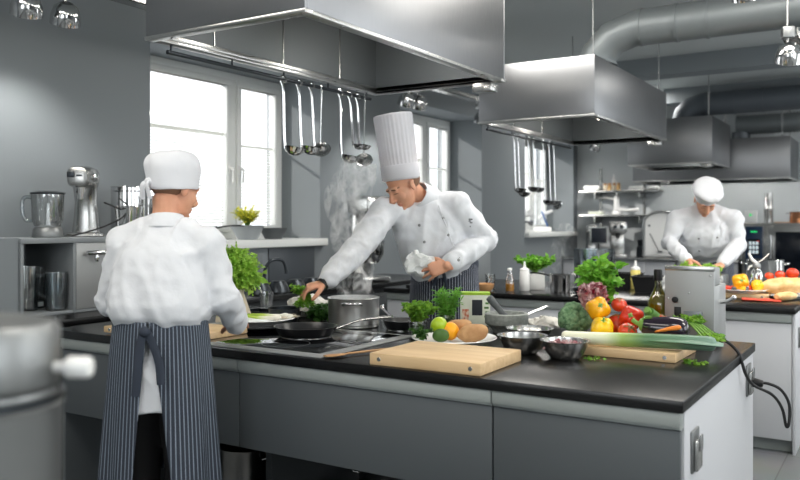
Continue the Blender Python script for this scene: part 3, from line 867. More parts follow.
def apron(t, I, ztop, zbot, rx, ry, flare, a0, a1, material, fold=.012, back=True, thick=.003, cy=0.0):
    """wrap apron: angle measured from the person's back, a0(v)..a1(v) going round the front"""
    nu, nv = 96, 26; hl, hf, pel = I['hlat'], I['hf'], I['pel']
    me = bpy.data.meshes.new('apron'); bm = bmesh.new(); uvl = bm.loops.layers.uv.new('UVMap'); grid = []; U = []
    for j in range(nv + 1):
        v = j / nv; z = ztop + (zbot - ztop) * v; k = 1 + flare * v ** .8; row = []; ur = []
        b0, b1 = a0(v), a1(v)
        for i in range(nu + 1):
            a = b0 + (b1 - b0) * i / nu
            f = fold * (.15 + v) * (math.sin(a * 7 + 1.3 + v * .6) * .6 + math.sin(a * 12 + .4) * .4)
            rr = 1 + (f / rx)
            dr = -hf * math.cos(a) * ry + hl * math.sin(a) * rx
            row.append(bm.verts.new(V((pel.x, pel.y, z)) + hf * cy + dr * (k * rr))); ur.append((a * (rx + ry) / 2, v))
        grid.append(row); U.append(ur)
    for j in range(nv):
        for i in range(nu):
            f = bm.faces.new((grid[j][i], grid[j + 1][i], grid[j + 1][i + 1], grid[j][i + 1]))
            for lp, (jj, ii) in zip(f.loops, ((j, i), (j + 1, i), (j + 1, i + 1), (j, i + 1))): lp[uvl].uv = U[jj][ii]
    bm.to_mesh(me); bm.free()
    o = link('apron', me, material, t, angle=180)
    m = o.modifiers.new('cloth', 'SOLIDIFY'); m.thickness = thick; m.offset = 0
    return o

def cap(t, I, puff, tails=True, tilt=0.0, name='chef_cap', tall=0):
    HR, hc, s = I['HR'], I['hc'], I['s']
    R = HR @ Euler((tilt, 0, 0)).to_matrix(); c = hc + HR @ V((0, -.016, .026)) * s
    b = MB(); n = 72
    def md(a, z, r): return 1 + (.022 * math.sin(a * 8 + z * 60 + math.sin(a * 3) * 2) + .02 * math.sin(a * 3 + z * 30)) * (z > .04) + .006 * math.sin(a * 5 + 1)
    if puff == 'skull':   # close cap, fuller at the top
        pr = [(.084, -.034), (.0895, -.030), (.091, -.01), (.0945, .015), (.0995, .035), (.101, .058), (.094, .086), (.075, .108), (.042, .119), (0, .121)]
    else:                 # soft mushroom crown over a band
        pr = [(.082, -.014), (.0868, -.010), (.0875, .0), (.0885, .036), (.0885, .042), (.104, .047), (.120, .060), (.123, .08), (.112, .102), (.08, .118), (.035, .125), (0, .124)]
    b.lathe(pr, c, n, R @ Matrix.Diagonal((.97, 1.13, 1.0)).to_3x3(), 0, md)
    b.jitter(.007, 13, 2.2); h = part(name, b, 'hat', t, angle=180)
    sm = h.modifiers.new('s', 'SUBSURF'); sm.levels = 1; sm.render_levels = 1
    if tails:
        kb = c + R @ V((-.014, -.103, -.006))
        b = MB(); b.ell(kb, (.02, .014, .016), R, 16, 10)
        for q in (-1, 1):
            p = [kb, kb + R @ V((q * .012, -.016, -.012)), kb + R @ V((q * .02 - .004, -.012, -.04)), kb + R @ V((q * .024 - .004, -.006, -.066))]
            b.tube(crv(p), [.011, .011, .0125, .013, .013, .014, .014, .014, .014, .015, .015, .015, .015, .015, .015, .015, .014, .013, .011][:len(crv(p))], 10, flat=.3, up=R @ V((0, 1, 0)))
        part('cap_tie', b, 'hat', h)
    return h

def buttons(t, I, rows, xs, r=.0085, m='dull_steel'):
    """double breasted buttons placed on the chest of the jacket"""
    jk = [c for c in t.children if c.name.startswith('jacket')][0]
    from mathutils.bvhtree import BVHTree
    me = jk.data; bv = BVHTree.FromPolygons([v.co for v in me.vertices], [p.vertices[:] for p in me.polygons])
    for f in rows:
        for x in xs:
            o = I['pel'].lerp(I['neck'], f) + I['lat'] * x; h = bv.ray_cast(o + I['fwd'] * .6, -I['fwd'])
            if h[0] is None: continue
            b = MB(); b.lathe([(0, .004), (r * .6, .0045), (r, .002), (r, -.003), (0, -.003)], h[0], 14, frame(h[1])); part('button', b, m, jk)
    return jk, bv

# ---- woman in front, back to the camera
FW = V((-.38, .925, 0)).normalized(); RT = V((.925, .38, 0)).normalized()
B0 = V((-2.375, 2.085, 0)); NB = B0 + FW * .045
def W(f, r, z): return tuple(B0 + FW * f + RT * r + V((0, 0, z)))
woman = dict(s=.95, pel=W(0, 0, .955), neck=W(.035, .005, 1.432), head=W(.088, .018, 1.555), face=(.10, .97, -.26), hup=(0, .2, 1),
    shL=W(.03, -.155, 1.335), shR=W(.03, .16, 1.335), elL=W(.05, -.23, 1.12), elR=W(.05, .235, 1.13), collar=((-.04, .088), (-.01, .078), (.012, .070), (.016, .067), (.012, .064), (-.02, .064)),
    wrL=W(.27, -.20, 1.005), wrR=W(.27, .2, 1.01),
    handL=(FW + RT * .3, (0, 0, -1), .35, -1, .92), handR=(FW - RT * .3, (0, 0, -1), .35, 1, .92),
    knL=W(.02, -.09, .5), knR=W(.02, .09, .5), anL=W(-.01, -.10, .085), anR=W(-.01, .10, .085),
    jacket=[(-.48, .175, .135, 0), (-.2, .178, .14, 0), (.02, .165, .128, 0), (.16, .168, .132, -.004), (.24, .20, .158, -.014), (.34, .208, .166, -.016), (.55, .198, .155, -.012), (.72, .185, .142, -.006), (.84, .150, .115, 0), (.93, .10, .088, 0), (1.02, .068, .07, 0)],
    sleeve=.90, cuff=.95, seed=2.3)
wt, wi = person(woman, 'person seen from behind in white jacket, white cap and long striped apron', (B0.x, B0.y, 0))
cap(wt, wi, 'skull', True, .26)
apron(wt, wi, 1.062, .44, .176, .143, .27, lambda v: .13 + .46 * v ** .75, lambda v: 2 * PI + .11 - .22 * v, 'apron', .010)
# second, overlapping edge of the wrap and the tie
b = MB()
def back(r, z, o=0): return W(-.152 - o, r, z)
def loc_(p): return V(p) - V((B0.x, B0.y, 0))
Rg = []
for z, e in ((1.062, 1.0), (1.05, 1.03), (1.02, 1.03), (1.008, 1.0)):
    Rg.append(ring(V((wi['pel'].x, wi['pel'].y, z)), wi['hlat'], wi['hf'], .186 * e, .149 * e, 40))
b.bm.free()
for pts in ([(.03, 1.035), (.022, .98), (.012, .90), (.008, .80)], [(.045, 1.03), (.072, .98), (.095, .92), (.105, .845)]):
    b = MB(); P_ = crv([loc_(back(r - .02, z, .006 + .01 * (1.03 - z) / .2)) for r, z in pts], 5)
    b.tube(P_, .0165, 10, flat=.2, up=wi['hf']); part('apron_tie', b, 'apron_plain', wt)
b = MB(); b.ell(loc_(back(.016, 1.03, .004)), (.024, .018, .02), None, 16, 10); part('tie_knot', b, 'apron_plain', wt)

# ---- chef in the tall hat across the island
pc = (-2.30, 4.165, 0)
chef = dict(s=1.04, pel=(-2.30, 4.165, 1.03), neck=(-2.32, 3.925, 1.56), head=(-2.365, 3.80, 1.632), face=(-.36, -.72, -.56), hup=(-.2, -.3, 1), collar=((-.045, .098), (-.01, .088), (.045, .079), (.052, .075), (.045, .070), (-.02, .070)),
    shL=(-2.15, 4.03, 1.515), shR=(-2.455, 3.76, 1.485), elL=(-2.03, 4.15, 1.325), elR=(-2.505, 3.565, 1.285),
    wrL=(-2.115, 3.855, 1.185), wrR=(-2.585, 3.37, 1.107), hiplat=(-.90, -.35, 0),
    handL=(V((-.80, -.45, -.25)), (-.40, .85, -.25), [.25, .35, .42, .5], -1, 1.05, .40), handR=(V((-.55, -.60, -.20)), (-.05, .2, -1), [.55, .6, .65, .7], 1, 1.05, .12),
    knL=(-2.2, 4.2, .53), knR=(-2.4, 4.16, .53), anL=(-2.18, 4.25, .085), anR=(-2.42, 4.2, .085),
    jacket=[(-.30, .158, .118, 0), (-.1, .160, .120, 0), (.12, .160, .122, 0), (.20, .166, .128, 0), (.27, .188, .15, .006), (.45, .194, .154, .01), (.65, .200, .152, .008), (.82, .196, .130, 0), (.92, .145, .10, 0), (1.0, .082, .08, 0)],
    sleeve=1.0, cuff=.87, seed=7.9)
ct, ci = person(chef, 'person in a tall pleated white hat reaching over a steaming pot', pc)
# tall hat of the chef: pleated crown over a plain band
ax = (ci['HR'] @ V((0, 0, 1)) * .25 + V((-.05, .02, 1)) * 1.0).normalized()
hb = ci['hc'] + ci['HR'] @ V((0, -.014, .040))
b = MB()
def pl(a, z, r): return (1 + .012 * math.cos(a * 30) * (.085 < z < .36)) * (1 + .06 * math.cos(2 * a + .6))
pr = [(.090, -.004), (.098, 0), (.1035, .03), (.1055, .08), (.1035, .086), (.105, .12), (.1065, .2), (.108, .3), (.110, .352), (.109, .362), (.106, .364), (.100, .352), (.088, .338), (.05, .330), (0, .328)]
b.lathe(pr, hb - ax * .012, 240, frame(ax, (0, 1, 0)), 0, pl)
ht = part('chef_hat', b, 'paperhat', ct, angle=60)
b = MB()
b.lathe([(.1062, .004), (.1075, .006), (.1085, .078), (.1065, .082)], hb - ax * .012, 80, frame(ax, (0, 1, 0)), 0, lambda a, z, r: 1 + .06 * math.cos(2 * a + .6)); part('hat_band', b, 'paperhat', ht)
apron(ct, ci, 1.185, .52, .196, .155, .10, lambda v: .2, lambda v: 2 * PI - .2, 'apron_b', .010, cy=.004)
b = MB(); b.rings([ring(V((ci['pel'].x, ci['pel'].y, z)), ci['hlat'], ci['hf'], .197 * e, .155 * e, 40) for z, e in ((1.20, .99), (1.195, 1.02), (1.16, 1.02), (1.155, .99))], False, False)
part('waist_tape', b, 'apron_plain', ct)
for q, dx in ((0, -.02), (1, .02)):
    b = MB(); fr = ci['hf'] * .172 + V((ci['pel'].x, ci['pel'].y, 0))
    b.tube(crv([fr + ci['hlat'] * (dx * .2) + V((0, 0, 1.175)), fr + ci['hlat'] * dx * 1.2 + ci['hf'] * .012 + V((0, 0, 1.11)), fr + ci['hlat'] * dx * 2 + ci['hf'] * .012 + V((0, 0, 1.03 + q * .03))], 5), .010, 8, flat=.3, up=ci['hf']); part('apron_tie', b, 'apron_plain', ct)
jk, bv = buttons(ct, ci, (.30, .48, .66, .82), (-.075, .065))
# small printed mark on the left sleeve
def decal(parent, bv, o, d, shape, m, nm, up=V((0, 0, 1)), off=.0015):
    h = bv.ray_cast(o, d)
    if h[0] is None: return
    F = frame(h[1], up); b = MB()
    for (x, y, w, hh) in shape: b.box(h[0] + F @ V((x, y, off)), (w, hh, .0012), F)
    part(nm, b, m, parent)
sho = ci['g']['shL'].lerp(ci['g']['elL'], .45)
decal(jk, bv, sho + V((.35, -.56, .0)), V((-.53, .847, 0)), [(0, .012, .022, .006), (-.004, .002, .014, .006), (.004, -.008, .016, .005), (0, -.03, .006, .006)], 'ink', 'sleeve_mark')
# front edge of the double breasted jacket
b = MB(); pts = []
for f in [i / 12 for i in range(-3, 13)]:
    o = ci['pel'].lerp(ci['neck'], f) + ci['lat'] * (-.10 + .03 * f); h = bv.ray_cast(o + ci['fwd'] * .6, -ci['fwd'])
    if h[0] is not None: pts.append(h[0] + h[1] * .001)
b.tube(pts, .0035, 8); part('front_seam', b, 'jacket', jk)
# watch on the reaching wrist
g = ci['g']; wd = (g['wrR'] - g['elR']).normalized(); wp = g['wrR'] + wd * .006
b = MB(); b.lathe([(.031, -.013), (.037, -.013), (.037, .013), (.031, .013)], wp, 28, frame(wd)); wa = part('wristwatch', b, 'plastic_black', ct)

# ---- third person at the back of the second island
pc3 = (-1.39, 7.08, 0)
chef3 = dict(s=1.02, pel=(-1.39, 7.08, 1.03), neck=(-1.365, 6.85, 1.545), head=(-1.33, 6.70, 1.605), face=(.30, -.62, -.85), hup=(.3, -.6, .73),
    shL=(-1.165, 6.91, 1.445), shR=(-1.57, 6.80, 1.445), elL=(-1.115, 6.89, 1.25), elR=(-1.625, 6.72, 1.26),
    wrL=(-1.185, 6.56, 1.10), wrR=(-1.42, 6.46, 1.13), hiplat=(-.97, -.24, 0),
    handL=(V((-.35, -.6, -.35)), (-.3, .1, -1), .5, -1, 1.05), handR=(V((.25, -.55, -.75)), (.55, .3, -.5), .5, 1, 1.05),
    knL=(-1.29, 7.12, .53), knR=(-1.49, 7.08, .53), anL=(-1.27, 7.16, .085), anR=(-1.51, 7.12, .085),
    jacket=[(-.28, .158, .118, 0), (-.1, .160, .120, 0), (.10, .160, .122, 0), (.18, .166, .128, 0), (.26, .19, .152, .01), (.45, .20, .158, .018), (.65, .205, .155, .012), (.82, .19, .128, 0), (.93, .125, .092, 0), (1.0, .08, .078, 0)],
    sleeve=.88, cuff=.93, seed=12.4)
t3, i3 = person(chef3, 'person bent over the lettuce at the back in white jacket and soft white cap', pc3)
cap(t3, i3, 'puff', False, .05)
apron(t3, i3, 1.165, .52, .198, .155, .1, lambda v: .2, lambda v: 2 * PI - .2, 'apron_b', .010, cy=.004)
b = MB(); b.rings([ring(V((i3['pel'].x, i3['pel'].y, z)), i3['hlat'], i3['hf'], .203 * e, .16 * e, 40) for z, e in ((1.18, .99), (1.175, 1.02), (1.14, 1.02), (1.135, .99))], False, False)
part('waist_tape', b, 'apron_plain', t3)
buttons(t3, i3, (.25, .45, .65), (-.075, .065))
# ================================================================== helpers for kitchen things
def vessel(r0, r1, h, th=.0018, lip=.004, curve=0.0, n=44):
    """thin walled open vessel, outside bottom r0, top r1"""
    o = []; k = 8
    o += [(0, 0), (r0 * .9, 0)]
    for i in range(k + 1):
        f = i / k; bulge = curve * math.sin(PI * min(1, f)) ; o.append((r0 + (r1 - r0) * f ** (1 - curve * 2) if curve else r0 + (r1 - r0) * f, .004 + (h - .004) * f))
    o += [(r1 + lip, h), (r1 + lip, h + th), (r1 - th, h + th * .6)]
    for i in range(k + 1):
        f = 1 - i / k; o.append(((r0 + (r1 - r0) * f ** (1 - curve * 2) if curve else r0 + (r1 - r0) * f) - th, max(.004 + th, .004 + (h - .004) * f)))
    o += [(r0 * .85, .004 + th), (0, .004 + th)]
    return o
def cooking_pot(label, loc, r, h, rz=0, lid=None, handles='loop', group=None, m='steel_mid', cat='pot', nm='stock_pot'):
    t = thing(nm, label, cat, loc, rz, group)
    b = MB(); b.lathe([(0, 0), (r * .93, 0), (r * .97, .004), (r * .97, .012), (r, .016), (r, h - .006), (r + .004, h), (r + .002, h + .002), (r - .003, h), (r - .003, .02), (0, .018)], n=56); part('body', b, m, t)
    if handles == 'loop':
        for q in (-1, 1):
            b = MB(); z = h * .8; b.tube(crv([(q * (r - .002), -.045, z), (q * (r + .03), -.042, z + .01), (q * (r + .045), 0, z + .012), (q * (r + .03), .042, z + .01), (q * (r - .002), .045, z)]), .006); part('handle', b, 'chrome', t)
    elif handles == 'long':
        b = MB(); z = h * .85; b.tube(crv([(r - .002, 0, z), (r + .05, 0, z + .012), (r + .12, 0, z + .02), (r + .21, 0, z + .02)]), [.009] * 7 + [.011] * 12, 10, flat=.6); part('handle', b, 'plastic_black', t)
    if lid:
        b = MB(); b.lathe([(r + .004, h + .003), (r + .006, h + .008), (r * .7, h + .018), (0, h + .022), (0, h + .004)], n=48); l = part('lid', b, lid, t)
        b = MB(); b.cyl((0, 0, h + .02), (0, 0, h + .042), .008, .014, bev=.003); part('lid_knob', b, lid, l)
    return t
def frying_pan(label, loc, r, rz, handle_m='steel_mid', m='iron', hl=.24, group=None, h=.045):
    t = thing('frying_pan', label, 'frying pan', loc, rz, group)
    b = MB(); b.lathe([(0, 0), (r * .78, 0), (r * .82, .004), (r * .93, h * .6), (r, h), (r + .003, h + .001), (r - .003, h + .001), (r * .91, h * .62), (r * .79, .008), (0, .007)], n=60); part('body', b, m, t)
    b = MB(); b.lathe([(r * .70, -.0005), (r * .80, -.0005), (r * .80, .006), (r * .70, .006)], n=60); part('base_ring', b, 'steel_mid', t)
    b = MB(); b.tube(crv([(r * .95, 0, h * .72), (r + .04, 0, h + .006), (r + .12, 0, h + .034), (r + hl, 0, h + .052)]), [.011] * 6 + [.0085] * 6 + [.0115] * 7, 12, flat=.6); part('handle', b, handle_m, t)
    return t
def bowl(label, loc, r, h, group=None, m='steel_mid', r0=None, nm='mixing_bowl', cat='bowl', rim=.006):
    t = thing(nm, label, cat, loc, 0, group)
    r0 = r * .62 if r0 is None else r0
    P = [(0, 0), (r0 * .9, 0), (r0, .003), (r0 + (r - r0) * .45, h * .33), (r0 + (r - r0) * .8, h * .7), (r - .002, h - .003), (r + rim, h), (r + rim + .001, h + .0025), (r - .004, h + .001), (r0 + (r - r0) * .78, h * .7), (r0 + (r - r0) * .42, h * .35), (r0 * .9, .006), (0, .005)]
    b = MB(); b.lathe(P, n=52); part('body', b, m, t)
    return t
def sphere_fruit(nm, label, cat, loc, r, m, group=None, rot=None, top='stem', squash=(1, 1, 1), tip=0.0):
    t = thing(nm, label, cat, loc, 0, group)
    if rot: t.rotation_euler = rot
    b = MB(); b.ell((0, 0, 0), (r * squash[0], r * squash[1], r * squash[2]), None, 32, 20, 0, lambda p: 1 - .10 * math.exp(-((1 - p.z) / .05)) + tip * math.exp(-((1 + p.z) / .06))); part('flesh', b, m, t)
    if top:
        b = MB()
        if top == 'calyx':
            for k in range(5):
                a = k * 1.257; b.leaf((0, 0, r * squash[2] * .91), (math.cos(a), math.sin(a), .15), r * .7, r * .22, .5, 0, 0, 4)
            b.cyl((0, 0, r * squash[2] * .88), (.003, .002, r * squash[2] * 1.12), .0026); part('calyx', b, 'stem_dark', t)
        else:
            b.cyl((0, 0, r * squash[2] * .86), (0, 0, r * squash[2] * .93), r * .07, bev=.001); part('stalk_scar', b, 'stem_dark', t)
    return t
def bell_pepper(label, loc, r, m, rot, group='bell peppers on the board'):
    t = thing('bell_pepper', label, 'pepper', loc, 0, group); t.rotation_euler = rot
    def md(p):
        a = math.atan2(p.y, p.x); e = math.sqrt(max(0, 1 - p.z * p.z))
        return 1 + .085 * math.cos(4 * a + .6) * (e ** .6) - .20 * math.exp(-((1 - p.z) / .07)) - .12 * math.exp(-((1 + p.z) / .07))
    b = MB(); b.ell((0, 0, 0), (r, r * .98, r * 1.02), None, 48, 26, 0, md); part('flesh', b, m, t)
    b = MB(); b.lathe([(0, r * .76), (r * .26, r * .80), (r * .22, r * .85), (r * .10, r * .88), (r * .085, r * 1.12), (r * .10, r * 1.16), (0, r * 1.17)], n=14); part('stalk', b, 'stem', t)
    return t
def foliage(b, c, n, R, L, W, up=.5, bend=.7, wav=.25, seg=4, rnd=random, zs=1.0, lo=.0, mi=0):
    for k in range(n):
        a = rnd.uniform(0, 2 * PI); rr = math.sqrt(rnd.random()); z = rnd.uniform(lo, 1)
        p = V(c) + V((math.cos(a) * R * rr * .8, math.sin(a) * R * rr * .8, z * R * zs))
        d = V((math.cos(a) * (.4 + rr), math.sin(a) * (.4 + rr), up + rnd.uniform(-.3, .5)))
        b.leaf(p, d, L * rnd.uniform(.6, 1.2), W * rnd.uniform(.7, 1.2), bend * rnd.uniform(.5, 1.4), rnd.uniform(-1.2, 1.2), wav, seg, mi)
def sprigs(tb, lb, base, n, H, spread, rnd, leafL, leafW, per=9, start=.45, thick=.0014, tri=True, lean=(0, 0)):
    """stems with small leaves gathered towards the tips"""
    for k in range(n):
        a = rnd.uniform(0, 2 * PI); s = spread * math.sqrt(rnd.random()); h = H * rnd.uniform(.7, 1.05)
        tip = V(base) + V((math.cos(a) * s + lean[0], math.sin(a) * s + lean[1], h)); mid = V(base) + V((math.cos(a) * s * .35 + lean[0] * .4, math.sin(a) * s * .35 + lean[1] * .4, h * .55))
        P = crv([V(base) + V((rnd.uniform(-.012, .012), rnd.uniform(-.012, .012), 0)), mid, tip], 5); tb.tube(P, thick, 5)
        for q in range(per):
            f = start + (1 - start) * (q + rnd.random()) / per; i = min(len(P) - 2, int(f * (len(P) - 1))); p = P[i].lerp(P[i + 1], f * (len(P) - 1) - i)
            d = V((rnd.uniform(-1, 1), rnd.uniform(-1, 1), rnd.uniform(-.1, .9)))
            for j in range(3 if tri else 1):
                dd = d + V((rnd.uniform(-.6, .6), rnd.uniform(-.6, .6), rnd.uniform(-.3, .3))) * (1 if tri else 0)
                lb.leaf(p, dd, leafL * rnd.uniform(.7, 1.2), leafW * rnd.uniform(.7, 1.2), .5, rnd.uniform(-1, 1), .2, 3)
def board(label, loc, size, rz=0, pegs=((.04, 0), (-.04, 0)), group='pale wooden cutting boards', nm='cutting_board'):
    t = thing(nm, label, 'cutting board', loc, rz, group); w, d, h = size
    b = MB(); b.bb((0, 0, 0), (w, d, h), .004); part('block', b, 'wood_board', t)
    for p, _ in pegs:
        b = MB(); x = p if p > 0 else w + p; b.lathe([(0, .0015), (.007, .0012), (.008, 0), (.008, -.004), (0, -.004)], (x, 0, h * .5), 18, (PI / 2, 0, 0)); part('steel_peg', b, 'steel_mid', t)
    return t
T = .9005
rn = random.Random(11)

# ================================================================== FRONT ISLAND
# cooktop
t = thing('cooktop', 'black glass cooktop with a steel front strip, under the pans', 'cooktop', (-2.95, 2.44, .9))
b = MB(); b.bb((0, .07, .0005), (1.0, .68, .006), .002); part('glass', b, 'hob', t)
b = MB(); b.bb((-.06, 0, .0005), (1.06, .068, .0055), .002); b.bb((-.06, .682, .0005), (1.06, .70, .0055), .002); b.bb((1.002, .068, .0005), (1.06, .682, .0055), .002); b.bb((-.06, .068, .0005), (-.002, .682, .0055), .002); part('frame', b, 'machine_steel', t)
for x, y, r in ((.25, .22, .10), (.25, .5, .08), (.72, .2, .10), (.66, .52, .10)):
    b = MB(); b.lathe([(r, .0061), (r + .003, .0061), (r + .003, .0066), (r, .0066)], (x, y, 0), 56); part('zone_ring', b, 'dull_steel', t)
HB = .9069
# steel pot with parsley hand above it; steam
POT = V((-2.345, 3.30, T))
cooking_pot('shiny steel pot steaming on the front island under the chef arm', POT, .128, .145, math.radians(122), m='bright_steel')
b = MB(); b.lathe([(0, .10), (.122, .10), (.122, .104), (0, .104)], n=40)
single('water', 'boiling water inside the steaming steel pot', 'water', b, 'haze_plastic', POT + V((0, 0, .0)))
frying_pan('black frying pan on the cooktop with a long steel handle', (-2.30, 2.86, HB), .142, math.radians(21), hl=.26)
frying_pan('smaller black frying pan behind the cooktop, right of the steaming pot', (-2.075, 3.335, T), .098, math.radians(150), handle_m='chrome', hl=.13)
t = thing('wooden_spatula', 'wooden spatula lying between cooktop and cutting board', 'spatula', (-1.86, 2.50, .905), math.radians(68))
b = MB(); b.tube(crv([(0, 0, .006), (.1, .0, .006), (.2, 0, .006), (.30, 0, .006)]), [.007] * 6 + [.0075] * 7 + [.0085] * 6, 10, flat=.6); part('handle', b, 'wood_spoon', t)
b = MB(); b.tube([(-.10, 0, .005), (-.07, 0, .005), (-.03, 0, .005), (.0, 0, .006)], [.018, .026, .021, .008], 14, flat=.16); part('blade', b, 'wood_spoon', t)
t.location = (-1.835, 2.54, .9055)
board('thick pale cutting board in front, at the counter edge', (-1.66, 2.435, T), (.45, .355, .044), math.radians(1))
board('cutting board at the left end of the counter, half hidden behind the woman', (-3.18, 2.45, .907), (.60, .33, .03), 0)

# white plate, onions and dark platter beside the woman
t = thing('serving_plate', 'wide white plate with spring onions, at the right elbow of the woman', 'plate', (-2.66, 2.95, HB))
b = MB(); b.lathe([(0, .0), (.10, 0), (.105, .004), (.165, .016), (.172, .019), (.17, .021), (.105, .009), (0, .007)], n=60); part('plate_body', b, 'dark_metal', t)
t = thing('serving_plate', 'white plate stacked on the dark one, holding the spring onions', 'plate', (-2.66, 2.95, HB + .0225))
b = MB(); b.lathe([(0, .0), (.10, 0), (.105, .004), (.165, .024), (.172, .027), (.17, .030), (.105, .010), (0, .008)], n=60); part('plate_body', b, 'porcelain', t)
[o for o in bpy.data.objects if o.get('label', '').startswith('wide white plate')][0]['label'] = 'dark steel plate underneath the white plate of spring onions'
for k, (dx, dy, rz, dz) in enumerate(((.0, -.02, .30, .0), (.01, .02, .45, .006), (.02, .055, .20, .002))):
    t = thing('spring_onion', ('spring onion lying at the front rim of the white plate', 'middle spring onion on the white plate', 'rear spring onion on the white plate')[k], 'spring onion', (-2.64 + dx, 2.93 + dy, HB + .058 + dz), rz, 'spring onions on the white plate')
    b = MB(); b.tube(crv([(-.13, 0, .0), (-.06, .006, .003), (.0, 0, 0), (.08, -.002, 0), (.125, 0, .002)]), [.003 + .0055 * min(1, i / 14) for i in range(19)] + [.0105, .0125, .0135, .012, .010, .006], 10); part('stalk', b, 'onion', t)
    b = MB()
    for q in range(9): b.tube(crv([(.125, 0, .002), (.14, rn.uniform(-.01, .01), rn.uniform(-.004, .008)), (.155, rn.uniform(-.02, .02), rn.uniform(-.006, .01))], 3), .0007, 4)
    part('roots', b, 'paper', t)
    b = MB()
    for q in range(3): b.tube(crv([(-.12, 0, 0), (-.16, -.008 + q * .008, .004), (-.21, -.02 + q * .02, -.002)], 4), [.003, .004, .0045, .0045, .004, .0035, .003, .002, .001], 6, flat=.4)
    part('green_tops', b, 'stem', t)
# big frisee in a cream paper wrap
t = thing('frisee_lettuce', 'big bushy green lettuce standing in a cream wrap beside the woman', 'lettuce', (-3.0, 3.13, T))
b = MB(); b.lathe([(0, 0), (.10, 0), (.098, .02), (.052, .15), (.058, .17), (.050, .168), (.046, .15), (.09, .02), (0, .015)], n=40, mod=lambda a, z, r: 1 + .03 * math.sin(a * 6)); part('paper_wrap', b, 'paper', t)
b = MB()
for k in range(240):
    a = rn.uniform(0, 2 * PI); e = rn.uniform(.35, 1.45); L = rn.uniform(.08, .19)
    d = V((math.cos(a) * math.cos(e), math.sin(a) * math.cos(e), math.sin(e)))
    b.leaf((math.cos(a) * .02, math.sin(a) * .02, .17 + rn.uniform(0, .05)), d, L, rn.uniform(.012, .024), rn.uniform(.3, 1.2), rn.uniform(-1.5, 1.5), .8, 8, cup=.1)
for k in range(900):
    a = rn.uniform(0, 2 * PI); e = rn.uniform(-.45, 1.5); rr = rn.uniform(.06, .125)
    d = V((math.cos(a) * math.cos(e), math.sin(a) * math.cos(e), math.sin(e)))
    b.leaf(V((0, 0, .235)) + V((d.x * rr, d.y * rr, d.z * rr * 1.15)), d + V((rn.uniform(-.9, .9), rn.uniform(-.9, .9), rn.uniform(-.6, .6))), rn.uniform(.025, .055), rn.uniform(.006, .014), 1.3, rn.uniform(-1.5, 1.5), .7, 5)
part('leaves', b, 'lettuce', t)
# tumbler with whisk
t = thing('glass_tumbler', 'ribbed clear tumbler holding a wire whisk', 'glass', (-3.28, 3.70, T))
b = MB(); b.lathe([(0, 0), (.030, 0), (.034, .006), (.044, .10), (.042, .10), (.031, .012), (0, .010)], n=40, mod=lambda a, z, r: 1 + .02 * math.cos(10 * a)); part('glass_body', b, 'clear', t)
t = thing('whisk', 'small wire whisk leaning in the clear tumbler', 'whisk', (-3.28, 3.70, T + .016))
t.rotation_euler = (math.radians(6), math.radians(-22), 0)
b = MB()
for k in range(6):
    a = k * PI / 6; ca, sa = math.cos(a), math.sin(a)
    b.tube(crv([(0, 0, .12), (ca * .018, sa * .018, .16), (ca * .022, sa * .022, .2), (0, 0, .235), (-ca * .022, -sa * .022, .2), (-ca * .018, -sa * .018, .16), (0, 0, .12)], 4), .0009, 5)
part('wire_loops', b, 'chrome', t)
b = MB(); b.tube([(0, 0, 0), (0, 0, .06), (0, 0, .125)], [.006, .0055, .005], 12); part('handle', b, 'steel_mid', t)
# dark sauce pan, tray, dish
bowl('dark steel bowl between the onions and the herb pile', (-2.685, 3.165, T), .082, .085, 'steel bowls on the front island', 'dark_metal', .064, 'saucepan', 'bowl', .004)
b = MB(); b.lathe(vessel(.14, .165, .035, .003), n=48); single('serving_dish', 'white shallow dish behind the dark bowl near the reaching hand', 'dish', b, 'porcelain', (-2.86, 3.58, T))
b = MB(); b.ell((0, 0, .05), (.13, .10, .04), None, 30, 16); b.jitter(.03, 16); b.jitter(.012, 45, 3); single('crumpled_paper', 'crumpled white paper on the shallow dish behind the hand', 'paper', b, 'foil', (-2.86, 3.58, T + .011), angle=20)
t = thing('roasting_tray', 'low grey tray behind the white plate', 'tray', (-2.92, 3.335, T), 0)
b = MB()
b.bb((-.15, -.07, 0), (.15, .07, .004), .001)
for lo, hi in (((-.15, -.07), (.15, -.066)), ((-.15, .066), (.15, .07)), ((-.15, -.066), (-.146, .066)), ((.146, -.066), (.15, .066))): b.bb((lo[0], lo[1], .004), (hi[0], hi[1], .04))
b.bb((-.16, -.075, .038), (-.146, .075, .042)); b.bb((.146, -.075, .038), (.16, .075, .042)); part('pan_body', b, 'dark_metal', t)
# herb pile and the sprig in the hand
b = MB(); foliage(b, (0, 0, .012), 520, .115, .042, .02, .5, 1.0, .4, 3, rn, .5)
b2 = MB()
for k in range(40): a = rn.uniform(0, 6.28); b2.tube(crv([(math.cos(a) * .02, math.sin(a) * .02, .01), (math.cos(a) * .07, math.sin(a) * .07, rn.uniform(.02, .05)), (math.cos(a) * .11, math.sin(a) * .11, .012)], 4), .0015, 5)
t = thing('parsley_pile', 'heap of dark green herbs below the reaching hand, left of the pot', 'herbs', (-2.60, 3.44, T)); part('leaves', b, 'herb_dark', t); part('stems', b2, 'stem_dark', t)
hw = V(chef['wrR']); hd = V((-.55, -.60, -.20)).normalized(); hp = hw + hd * .13 + V((0, 0, -.055))
t = thing('parsley_sprig', 'fresh parsley sprig held in the hand of the tall-hatted chef', 'herbs', hp)
b = MB(); b2 = MB(); rs = random.Random(5)
sprigs(b2, b, (.015, .02, .05), 15, -.10, .07, rs, .024, .017, 8, .25)
sprigs(b2, b, (-.01, .0, .02), 10, .045, .06, rs, .022, .016, 6, .3)
part('leaves', b, 'parsley', t); part('stems', b2, 'stem', t)
